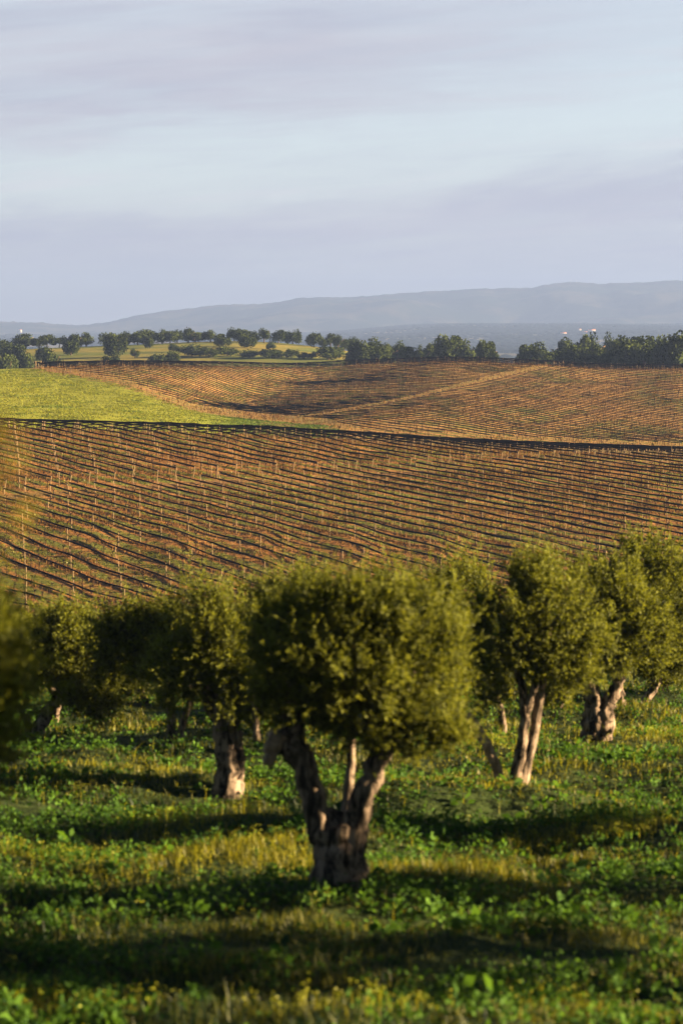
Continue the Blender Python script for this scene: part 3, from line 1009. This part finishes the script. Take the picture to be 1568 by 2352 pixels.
# green grass between the rows
n = 120000
D_ = rng.uniform(NEAR_D[0], 338, n)
X_ = rng.uniform(-1, 1, n) * D_ * .155
cc = (X_ + D_ / 1.2) / ROWC
frc = np.abs(cc - np.round(cc))
keep = (frc > .2) & (rng.random(n) < np.clip(.5 + .8 * wav(X_, D_, 11, 9), 0, 1))
X_, D_ = X_[keep], D_[keep]
n = len(X_)
V, fs, c = blades(np.stack([X_, D_, ground(X_, D_) - .02], axis=1), rng.uniform(.08, .24, n), rng.uniform(.08, .2, n), rng.uniform(.3, 1.2, n), rng.uniform(.1, .75, n), rng)
tag(link('row_grass', mesh('row_grass', V, fs, M_grass, False, c)), 'green grass strips between the vine rows', 'grass', kind='stuff')

# mustard and grass on the bright sloping field
n = 190000
D_ = rng.uniform(372, 566, n)
X_ = (rng.uniform(-160, 780, n) - CX) / F * D_
keep = ~far_ok(X_ - 1.5, D_)
X_, D_ = X_[keep], D_[keep]
px = CX + X_ / D_ * F
den = np.clip(.55 + .9 * wav(X_, D_ * .8, 8, 10), .12, 1)
keep = rng.random(len(X_)) < den
X_, D_, px = X_[keep], D_[keep], px[keep]
n = len(X_)
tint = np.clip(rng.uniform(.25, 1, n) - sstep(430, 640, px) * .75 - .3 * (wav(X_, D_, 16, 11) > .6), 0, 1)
V, fs, c = blades(np.stack([X_, D_, ground(X_, D_) - .03], axis=1), rng.uniform(.10, .32, n), rng.uniform(.10, .24, n), rng.uniform(.2, .8, n), tint, rng)
tag(link('field_mustard', mesh('field_mustard', V, fs, M_must, False, c)), 'yellow-green mustard and grass covering the sloping field', 'field plants', kind='stuff')

# end posts standing apart
for (px, py, D, h, r, lab) in [(1393, 1325, 226, 2.1, .10, 'thick dark wooden post rising above an olive crown'), (1375, 1322, 227, 1.7, .06, 'thinner post beside the thick dark wooden one'),
                               (84, 858, 566, 1.9, .09, 'first wooden end post of the far vineyard where it meets the field'), (96, 858, 567, 1.9, .08, 'second end post joined by a rail to the vineyard corner post')]:
    X = (px - CX) / F * D
    V, fs, _ = tube([(0, 0, -.3), (.01, 0, h * .5), (0, .01, h)], [r, r * .96, r * .9], 9, .05, rng)
    o = link('wooden_post', mesh('wooden_post', V, fs, M_post, False), None, (X, D, gz(X, D)))
    tag(o, lab, 'post')

# ------------------------------------------------------------------ oaks and hedgerow trees
def oak_crown(rng, n, lumps, flat=0.8):
    """unit crown, radius about 1, of leaf sprays gathered in lumps"""
    d = unit(rng.normal(size=(lumps, 3)))
    d[:, 2] = np.abs(d[:, 2]) * 1.1 - 0.35
    cc = d * rng.uniform(.35, .80, lumps)[:, None] * np.array((1, 1, flat))
    w = rng.uniform(.5, 1.5, lumps)
    k = rng.choice(lumps, n, p=w / w.sum())
    r = rng.uniform(.26, .44, lumps)[k]
    q = unit(rng.normal(size=(n, 3)))
    p = cc[k] + q * (r * rng.uniform(.5, 1.05, n))[:, None]
    lt = rng.uniform(0, .55, lumps)[k]
    dr = unit(np.cross(q, rng.normal(size=(n, 3))) + q * .5)
    ln = rng.uniform(.07, .15, n)
    V, f, c = leaves(p - dr * (ln * .5)[:, None], dr, ln, ln * .8, np.clip(lt + rng.uniform(0, .5, n), 0, 1), rng, None)
    lo, hi = np.percentile(V, 0.5, axis=0), np.percentile(V, 99.5, axis=0)
    V = (V - (lo + hi) / 2) / ((hi - lo) / 2)
    return V, f, c


OAKV = []
for q in range(6):
    rg = np.random.default_rng(500 + q)
    V, f, c = oak_crown(rg, 2600, 13 + q, .62 + .08 * (q % 3))
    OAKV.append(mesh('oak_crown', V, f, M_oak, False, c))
HEDV = []
for q in range(4):
    rg = np.random.default_rng(520 + q)
    V, f, c = oak_crown(rg, 4200, 18 + q * 2, .95)
    HEDV.append(mesh('broad_crown', V, f, M_oak, False, c))


def oak_trunk(rg):
    parts = []
    top = np.array((rg.normal() * .1, rg.normal() * .1, .55))
    parts.append(tube(resample([(0, 0, -.05), (rg.normal() * .04, 0, .28), top], 7), np.linspace(.085, .055, 7), 7, .1, rg))
    for _ in range(4):
        e = top + np.array((rg.normal() * .35, rg.normal() * .35, rg.uniform(.25, .5)))
        parts.append(tube(resample([top * .9, (top + e) / 2 + rg.normal(size=3) * .05, e], 5), np.linspace(.05, .02, 5), 5, .08, rg))
    V, fs, _ = join(parts)
    return mesh('oak_trunk', V, fs, M_obark, True)


OAKT = [oak_trunk(np.random.default_rng(540 + q)) for q in range(4)]


def oak(px, D, w, ytop, ybase, label, cat, group, q, kind='oak_tree', hedge=False, low=False):
    X = (px - CX) / F * D
    z = gz(X, D)
    s = D / F
    top = at(px, ytop, D)[2]
    h = max(top - z, 2.0)
    R = w * .5 * s * 1.08
    rg = np.random.default_rng(600 + q)
    root = empty(kind, (X, D, z))
    tag(root, label, cat, group)
    ch = h * ((0.40 + .12 * rg.random()) if not (hedge or low) else 0.52)            # half height of the crown
    cr = link('crown', (HEDV if hedge else OAKV)[q % (4 if hedge else 6)], root, (0, 0, h - ch * (.84 if hedge else .8)))
    cr.scale = (R, R * rg.uniform(.85, 1.1), ch)
    cr.rotation_euler = (0, 0, rg.uniform(0, 6.28))
    tr = link('trunk', OAKT[q % 4], root)
    tr.scale = (max(h * .7, R * .8), max(h * .7, R * .8), (h - ch * .8) * 1.45)
    tr.rotation_euler = (0, 0, rg.uniform(0, 6.28))
    return root


CREST = [(28, 50, 789), (64, 46, 769), (108, 36, 768), (141, 33, 772), (174, 29, 769), (205, 34, 768), (248, 31, 769), (292, 24, 769), (332, 38, 764), (375, 30, 760),
         (410, 34, 763), (433, 24, 757), (455, 26, 762), (490, 40, 762), (537, 44, 755), (571, 30, 762), (604, 27, 759), (639, 31, 761), (676, 35, 764), (721, 27, 770), (758, 28, 769), (776, 16, 775), (806, 27, 779)]
_rc = np.random.default_rng(31)
CREST = [(px + _rc.normal() * 3, w * _rc.uniform(.75, 1.4), yt + _rc.normal() * 2.5) for px, w, yt in CREST]
CREST += [(52, 30, 777), (92, 36, 775), (190, 22, 777), (275, 40, 770), (318, 30, 768), (350, 44, 766), (392, 40, 763), (447, 34, 764), (505, 26, 768), (553, 40, 763), (588, 20, 770), (740, 18, 777), (790, 22, 782)]
CREST.sort()
for n_, (px, w, yt) in enumerate(CREST):
    oak(px, 968 + (n_ % 3) * 10, w, yt, 0, 'cork oak on the skyline of the grassy hill, %s counting from the low thicket' % ordw(n_ + 1) if n_ < 12 else
        'cork oak on the skyline of the grassy hill, %s counting from the bare saddle' % ordw(len(CREST) - n_), 'oak tree', 'oaks along the hill crest', n_)
SLOPE = [(165, 36, 787, 893, 'round dark oak standing alone high on the grassy slope, long shade beside it'), (264, 48, 772, 870, 'big two-lobed oak hanging over the grassy slope below the skyline'),
         (345, 21, 779, 925, 'small slim oak on the grass just under the skyline'), (311, 22, 803, 860, 'pale little tree on the grass above the vine rows'),
         (400, 22, 792, 890, 'small grey oak partway down the grassy slope'), (443, 56, 795, 860, 'broad oak low on the slope in the middle of the thicket'),
         (512, 36, 776, 925, 'oak just below the skyline beside the shaded hollow'), (567, 42, 773, 915, 'spreading open oak alone on the bright upper slope'),
         (622, 26, 787, 905, 'thin pinkish leafless tree on the bare slope'), (523, 48, 798, 855, 'wide oak at the slope foot left of a bright gap'.replace('left of', 'beside')),
         (480, 40, 800, 850, 'low oak at the slope foot within the thicket'), (572, 46, 806, 845, 'rounded oak touching the vineyard crest past the bright gap'),
         (625, 52, 804, 842, 'wide two-part oak touching the vineyard crest'), (668, 34, 804, 846, 'middling oak next to a row of low bushes'),
         (697, 26, 812, 840, 'low bushy oak between two wider oaks'), (716, 20, 813, 842, 'tiny bushy oak in the gap of the hill foot'), (755, 66, 799, 838, 'long low oak clump where hill meets vineyard'),
         (33, 46, 793, 870, 'grey oak in the thicket beneath the first skyline trees'), (8, 40, 785, 900, 'hazy oak at the very end of the hill'), (18, 46, 820, 760, 'dark bush-like oak by the end of the bright field'),
         (60, 42, 817, 770, 'dark oak beside the vineyard corner posts'), (121, 46, 810, 790, 'lush dark green oak behind the first vine posts'), (100, 30, 800, 860, 'dull olive-toned oak on the lower grass'),
         (258, 36, 818, 800, 'flat bush at the edge of the far vines'), (362, 40, 817, 800, 'long grey bush at the edge of the far vines'), (395, 34, 810, 815, 'greyish bush beneath the slope thicket')]
for n_, (px, w, yt, D, lab) in enumerate(SLOPE):
    oak(px, D, w, yt, 0, lab, 'oak tree', 'oaks scattered on the hill slope', 30 + n_, low=True)
MID = [(835, 52, 790, 'broad greyish oak where the hedge line meets the hill'), (863, 44, 784, 'taller oak second in the hedge line past the hill'), (890, 26, 795, 'narrow oak squeezed beside a broad one in the hedge line'),
       (913, 29, 790, 'upright dark oak in the hedge line'), (941, 34, 801, 'low rounded bush oak in the hedge line'), (964, 22, 799, 'small pointed oak in the hedge line'),
       (988, 33, 794, 'compact round dark oak in the hedge line'), (1008, 26, 804, 'low shrubby oak beside the compact round one'), (1040, 54, 778, 'tallest dark oak of the hedge line'),
       (1064, 40, 789, 'yellowish oak in front of the tallest dark one'), (1030, 28, 806, 'low oak at the foot of the tallest one'), (1105, 34, 791, 'hazy oak at the open end of the hedge line'), (1122, 34, 790, 'last oak of the hedge line before the gap')]
for n_, (px, w, yt, lab) in enumerate(MID):
    oak(px, 800 + (n_ % 4) * 12, w * 1.35, yt, 0, lab, 'oak tree', 'oaks of the hedge line', 60 + n_, hedge=True)
RIGHT = [(1206, 34, 797, 790, 'greenish hazy tree at the start of the belt past the gap'), (1240, 56, 795, 780, 'long hazy tree clump second in the belt'), (1294, 40, 787, 850, 'hazy dome-shaped tree rising behind the belt'),
         (1305, 48, 799, 745, 'yellow-green tree in the belt edging the vines'), (1345, 44, 801, 740, 'mid-green hedge tree in the belt edging the vines'), (1380, 38, 803, 738, 'low clipped-looking tree in the belt edging the vines'),
         (1347, 44, 777, 860, 'tall hazy tree behind the belt, above the low hedge'), (1397, 28, 777, 870, 'narrow hazy tree behind the belt'), (1440, 44, 781, 850, 'hazy grey-green tree behind the dark trees'),
         (1412, 44, 793, 726, 'very dark tree in the belt'), (1440, 46, 790, 722, 'second very dark tree in the belt, close to a russet one'), (1478, 60, 786, 716, 'russet-brown topped tree in the belt'), (1495, 40, 780, 840, 'pale hazy tree behind the russet one'),
         (1528, 52, 783, 706, 'tall dark green tree beside the russet one'), (1556, 60, 776, 700, 'tallest dark green tree of the belt at the frame edge'), (1590, 60, 778, 704, 'dark tree running out of the picture')]
for n_, (px, w, yt, D, lab) in enumerate(RIGHT):
    oak(px, D, w * 1.55, yt, 0, lab, 'tree', 'tree belt beyond the far vineyard', 80 + n_, 'broad_tree', hedge=True)

# ------------------------------------------------------------------ distant woods, farm, masts
rng = np.random.default_rng(90)
ico = []
ph = (1 + 5 ** .5) / 2
iv = np.array([(-1, ph, 0), (1, ph, 0), (-1, -ph, 0), (1, -ph, 0), (0, -1, ph), (0, 1, ph), (0, -1, -ph), (0, 1, -ph), (ph, 0, -1), (ph, 0, 1), (-ph, 0, -1), (-ph, 0, 1)], float)
iv /= np.linalg.norm(iv[0])
jf = np.array([(0, 11, 5), (0, 5, 1), (0, 1, 7), (0, 7, 10), (0, 10, 11), (1, 5, 9), (5, 11, 4), (11, 10, 2), (10, 7, 6), (7, 1, 8), (3, 9, 4), (3, 4, 2), (3, 2, 6), (3, 6, 8), (3, 8, 9), (4, 9, 5), (2, 4, 11), (6, 2, 10), (8, 6, 7), (9, 8, 1)])
# one subdivision
ev, nf, cache = list(map(tuple, iv)), [], {}
def mid_(a, b):
    k = (min(a, b), max(a, b))
    if k not in cache:
        m = (np.array(ev[a]) + np.array(ev[b])) / 2
        ev.append(tuple(m / np.linalg.norm(m))); cache[k] = len(ev) - 1
    return cache[k]
for a, b_, c_ in jf:
    x, y, z = mid_(a, b_), mid_(b_, c_), mid_(c_, a)
    nf += [(a, x, z), (b_, y, x), (c_, z, y), (x, y, z)]
iv, jf = np.array(ev), np.array(nf)
iv, jf = iv[:12], np.array([(0, 11, 5), (0, 5, 1), (0, 1, 7), (0, 7, 10), (0, 10, 11), (1, 5, 9), (5, 11, 4), (11, 10, 2), (10, 7, 6), (7, 1, 8), (3, 9, 4), (3, 4, 2), (3, 2, 6), (3, 6, 8), (3, 8, 9), (4, 9, 5), (2, 4, 11), (6, 2, 10), (8, 6, 7), (9, 8, 1)])
n = 150000
D_ = np.sqrt(rng.uniform(2300 ** 2, 8700 ** 2, n))
X_ = np.where(rng.random(n) < .8, (rng.uniform(450, 1750, n) - CX) / F, rng.uniform(-.24, .24, n)) * D_
op = wav(X_, D_ * .5, 520, 9) + .25 * wav(X_, D_ * .7, 150, 12)
keep = (op < .16) | (rng.random(n) < .05)
X_, D_ = X_[keep], D_[keep]
Z_ = ground(X_, D_)
n = len(X_)
R_ = rng.uniform(3.2, 7.0, n)
V = iv[None] * (1 + .20 * rng.normal(size=(n, len(iv), 1))) * R_[:, None, None] * np.array((1.5, 1.3, .42)) + np.stack([X_, D_, Z_ + R_ * .5], axis=1)[:, None]
fs = (np.arange(n)[:, None, None] * len(iv) + jf[None]).reshape(-1, 3)
c = np.repeat(np.clip(rng.beta(1.5, 2, n) * .6 + .3 * np.clip(wav(X_, D_, 300, 13), -1, 1) + .2, 0, 1), len(iv))[:, None] * np.ones((1, 3))
tag(link('woodland', mesh('woodland', V.reshape(-1, 3), [fs], M_far, True, c)), 'hazy oak woodland spread over the distant plain', 'woodland', kind='stuff')


def box(cx, cy, z0, sx, sy, sz):
    x, y = sx / 2, sy / 2
    V = np.array([(cx - x, cy - y, z0), (cx + x, cy - y, z0), (cx + x, cy + y, z0), (cx - x, cy + y, z0), (cx - x, cy - y, z0 + sz), (cx + x, cy - y, z0 + sz), (cx + x, cy + y, z0 + sz), (cx - x, cy + y, z0 + sz)])
    return V, [np.array([(0, 3, 2, 1), (4, 5, 6, 7), (0, 1, 5, 4), (1, 2, 6, 5), (2, 3, 7, 6), (3, 0, 4, 7)])], None


def gable(sx, sy, z0, h, over=.6):
    x, y = sx / 2 + over, sy / 2 + over
    V = np.array([(-x, -y, z0), (x, -y, z0), (x, y, z0), (-x, y, z0), (-x, 0, z0 + h), (x, 0, z0 + h), (-x, -y, z0 - .3), (x, -y, z0 - .3), (x, y, z0 - .3), (-x, y, z0 - .3)])
    return V, [np.array([(0, 1, 5, 4), (2, 3, 4, 5), (6, 9, 8, 7), (0, 6, 7, 1), (2, 8, 9, 3)]), np.array([(1, 2, 5), (3, 0, 4)]), np.array([(1, 7, 8, 2), (3, 9, 6, 0)])], None


def house(px, py, D, sx, sy, h, rh, label, nwin):
    if D is None:                                              # where the line of sight meets the plain
        for D in range(2500, 8600, 20):
            p = at(px, py, D)
            if p[2] <= gz(p[0], D) + 1: break
    p = at(px, py, D)
    root = empty('farmhouse', (p[0], p[1], p[2]))
    tag(root, label, 'house', 'white houses on the plain')
    V, fs, _ = join([box(0, 0, -6, sx, sy, h + 6)])
    link('wall', mesh('house_wall', V, fs, M_white), root)
    V, fs, _ = join([gable(sx, sy, h + .31, rh)])
    link('roof', mesh('house_roof', V, fs, M_tile), root)
    wv = box(0, 0, 0, 1.2, .12, 1.4)
    wm = mesh('house_window', wv[0], wv[1], M_glass)
    for q in range(nwin):
        link('window', wm, root, ((q + .5 - nwin / 2) * sx / nwin, -sy / 2 - .03, h * .45))


house(1358, 764.5, None, 19, 9, 6.5, 3.0, 'long white farm building with an orange roof, brightest on the plain', 4)
house(1331, 762.5, None, 6, 6, 7.5, 1.5, 'small white tower-like house beside the long farm building', 1)
house(1342, 766.5, None, 13, 7, 3.5, 2.0, 'low grey-white shed between the small house and the long farm building', 2)
house(1293, 768.5, None, 14, 7, 3.5, 2.0, 'pale low building in the trees apart from the long farm building', 3)
house(47, 761, 9250, 12, 8, 5.5, 2.0, 'lone white house at the foot of the mountains above the oaks', 2)
for px, h, lab in ((1310, 26, 'taller thin mast on the highest mountain ridge'), (1323, 18, 'shorter thin mast on the highest mountain ridge')):
    p = at(px, 650, 10480)
    parts = [tube([(0, 0, -12), (0, 0, h)], [1.0, .25], 5), tube([(-2.2, 0, h * .7), (2.2, 0, h * .7)], .35, 4), tube([(-1.5, 0, h * .5), (1.5, 0, h * .5)], .35, 4)]
    V, fs, _ = join(parts)
    o = link('radio_mast', mesh('radio_mast', V, fs, M_steel), None, p)
    tag(o, lab, 'mast')

# ------------------------------------------------------------------ grove floor: grass, weeds, wild flowers
rng = np.random.default_rng(101)


def scatter(n, D0, D1, power, wide=.19, pad=1.5):
    D = D0 + (D1 - D0) * rng.uniform(0, 1, n) ** power
    X = rng.uniform(-1, 1, n) * (D * wide + pad)
    return X, D


def ray_ground(px, py):
    for D in np.arange(17, 110, .25):
        p = at(px, py, D)
        if p[2] <= gz(p[0], D): return p
    return p


DRIFTS = [(px, py, ray_ground(px, py), w, d, a) for px, py, w, d, a in ((1065, 1705, 1.3, 1.3, 1.0), (1420, 1915, 1.5, .8, 1.1), (1540, 1900, .9, .7, 1.0), (480, 1880, 1.1, .6, 1.0), (330, 1790, 1.5, .7, .8), (110, 1800, 1.0, .8, .8),
          (110, 1985, 1.1, .6, .9), (300, 2010, 1.2, .6, .5), (480, 1990, 1.0, .6, .5), (1460, 1700, 1.8, 1.6, .7), (1350, 1700, .9, .9, .7), (700, 1730, .5, 1.0, .8), (1230, 1740, .9, .9, .6), (640, 1980, .7, .6, .5),
          (80, 2310, 1.3, .4, .6), (860, 2330, 1.2, .4, .7), (1330, 2320, 1.0, .4, .6), (560, 1820, .8, .6, .4), (1500, 1790, .9, .6, .6))]


def drift(X, D):
    v = 0 * X
    for px, py, p, w, d, a in DRIFTS:
        v = np.maximum(v, a * np.exp(-((X - p[0]) / w) ** 2 - ((D - p[1]) / d) ** 2))
    return v


gp = []
for n, D0, D1, pw, h, w in ((30000, 5.0, 17.6, 1.0, (.06, .2), (.008, .02)), (100000, 17.5, 34, 1.0, (.04, .15), (.008, .018)), (80000, 33, 62, .95, (.04, .14), (.014, .030)), (40000, 60, 118, 1.0, (.10, .28), (.03, .07))):
    X, D = scatter(n, D0, D1, pw)
    pn = wav(X, D, 2.4, 12)
    p2 = wav(X, D, 6.0, 13)
    keep = rng.random(n) < np.clip(.65 + .45 * pn, .15, 1)
    X, D, pn, p2 = X[keep], D[keep], pn[keep], p2[keep]
    n = len(X)
    hh = rng.uniform(*h, n) * (1.15 + .75 * np.clip(pn, -1, 1)) * np.where(rng.random(n) < .02, 1.6, 1)
    tint = np.clip(rng.uniform(.02, .60, n) + .22 * np.clip(p2, -1, 1) + .32 * drift(X, D), 0, 1)
    gp.append(blades(np.stack([X, D, ground(X, D) - .03], axis=1), hh, rng.uniform(*w, n), rng.uniform(.1, .9, n), tint, rng))
V, fs, c = join(gp)
tag(link('grass', mesh('grass', V, fs, M_grass, False, c)), 'lush grass covering the grove floor', 'grass', kind='stuff')

wp = []
for n, D0, D1, k_, ln in ((9000, 17.5, 36, 13, (.035, .085)), (10000, 34, 64, 11, (.045, .10)), (420, 19, 44, 8, (.11, .21))):
    X, D = scatter(n, D0, D1, 1.0)
    pn = wav(X, D, 2.6, 14) + .5 * wav(X, D, .9, 17)
    keep = rng.random(n) < np.clip(.42 + .8 * pn, .03, 1)
    X, D, pn = X[keep], D[keep], pn[keep]
    n = len(X)
    hp = rng.uniform(.03, .17, n) * (1.1 + .8 * np.clip(pn, -.7, 1))              # height of each leafy plant
    rp = rng.uniform(.06, .16, n)
    z0 = ground(X, D)
    tone = rng.beta(1.3, 1.7, n)
    for q in range(k_):
        u = rng.uniform(0, 1, n)
        a = rng.uniform(0, 2 * math.pi, n)
        rad = rp * np.sqrt(rng.uniform(0, 1, n)) * (1.15 - .6 * u)
        o_ = np.stack([np.cos(a), np.sin(a), 0 * a], axis=1)
        b_ = np.stack([X, D, z0 + hp * u], axis=1) + o_ * rad[:, None]
        d = unit(o_ + rng.normal(size=(n, 3)) * .4 + np.array((0, 0, .1)) + np.stack([0 * u, 0 * u, .7 * u], axis=1))
        L = rng.uniform(*ln, n)
        wp.append(leaves(b_, d, L, L * rng.uniform(.5, .8, n), np.clip(tone * .6 + rng.uniform(0, .5, n), 0, 1), rng))
V, fs, c = join(wp)
tag(link('weeds', mesh('weeds', V, fs, M_weed, False, c)), 'leafy green weeds among the grass', 'weeds', kind='stuff')

fp, sp2 = [], []
for n, D0, D1 in ((60000, 20, 36), (90000, 34, 62)):
    X, D = scatter(n, D0, D1, 1.0, .155, .6)
    dv = drift(X, D) * np.clip(.75 + .5 * wav(X, D, 1.2, 16), .1, 1)
    keep = rng.random(n) < np.clip(.34 * dv ** 1.3, .004, .5)
    X, D = X[keep], D[keep]
    n = len(X)
    h = rng.uniform(.10, .26, n)
    z0 = ground(X, D)
    sp2.append(blades(np.stack([X, D, z0], axis=1), h, np.full(n, .012), rng.uniform(0, .15, n), rng.uniform(.4, .9, n), rng))
    for q in range(6):
        a = np.stack([X + rng.normal(size=n) * .03, D + rng.normal(size=n) * .03, z0 + h * rng.uniform(.75, 1.05, n)], axis=1)
        d = unit(rng.normal(size=(n, 3)) + np.array((0, 0, .6)))
        L = rng.uniform(.012, .024, n)
        fp.append(leaves(a, d, L, L * .9, rng.uniform(0, 1, n), rng))
V, fs, c = join(fp)
tag(link('wildflower_mass', mesh('wildflower_mass', V, fs, M_flower, False, c)), 'yellow wild flowers drifting through the grass', 'wild flowers', kind='stuff')
V, fs, c = join(sp2)
tag(link('wildflower_stalk_mass', mesh('wildflower_stalk_mass', V, fs, M_grass, False, c)), 'thin green stalks under the yellow wild flowers', 'flower stalks', kind='stuff')

# ------------------------------------------------------------------ haze
m_haze, nt = material('haze')
pv = nt.n('ShaderNodeVolumePrincipled')
pv.inputs['Color'].default_value = (.195, .285, .57, 1)
pv.inputs['Density'].default_value = 1.3e-4
pv.inputs['Anisotropy'].default_value = 0.1
nt.n('ShaderNodeOutputMaterial', i_Volume=pv.outputs[0])
V, fs, _ = box(0, 6400, -80, 26000, 13000, 300)
tag(link('haze', mesh('haze', V, fs, m_haze)), 'pale blue haze over the plain', 'haze', kind='stuff')
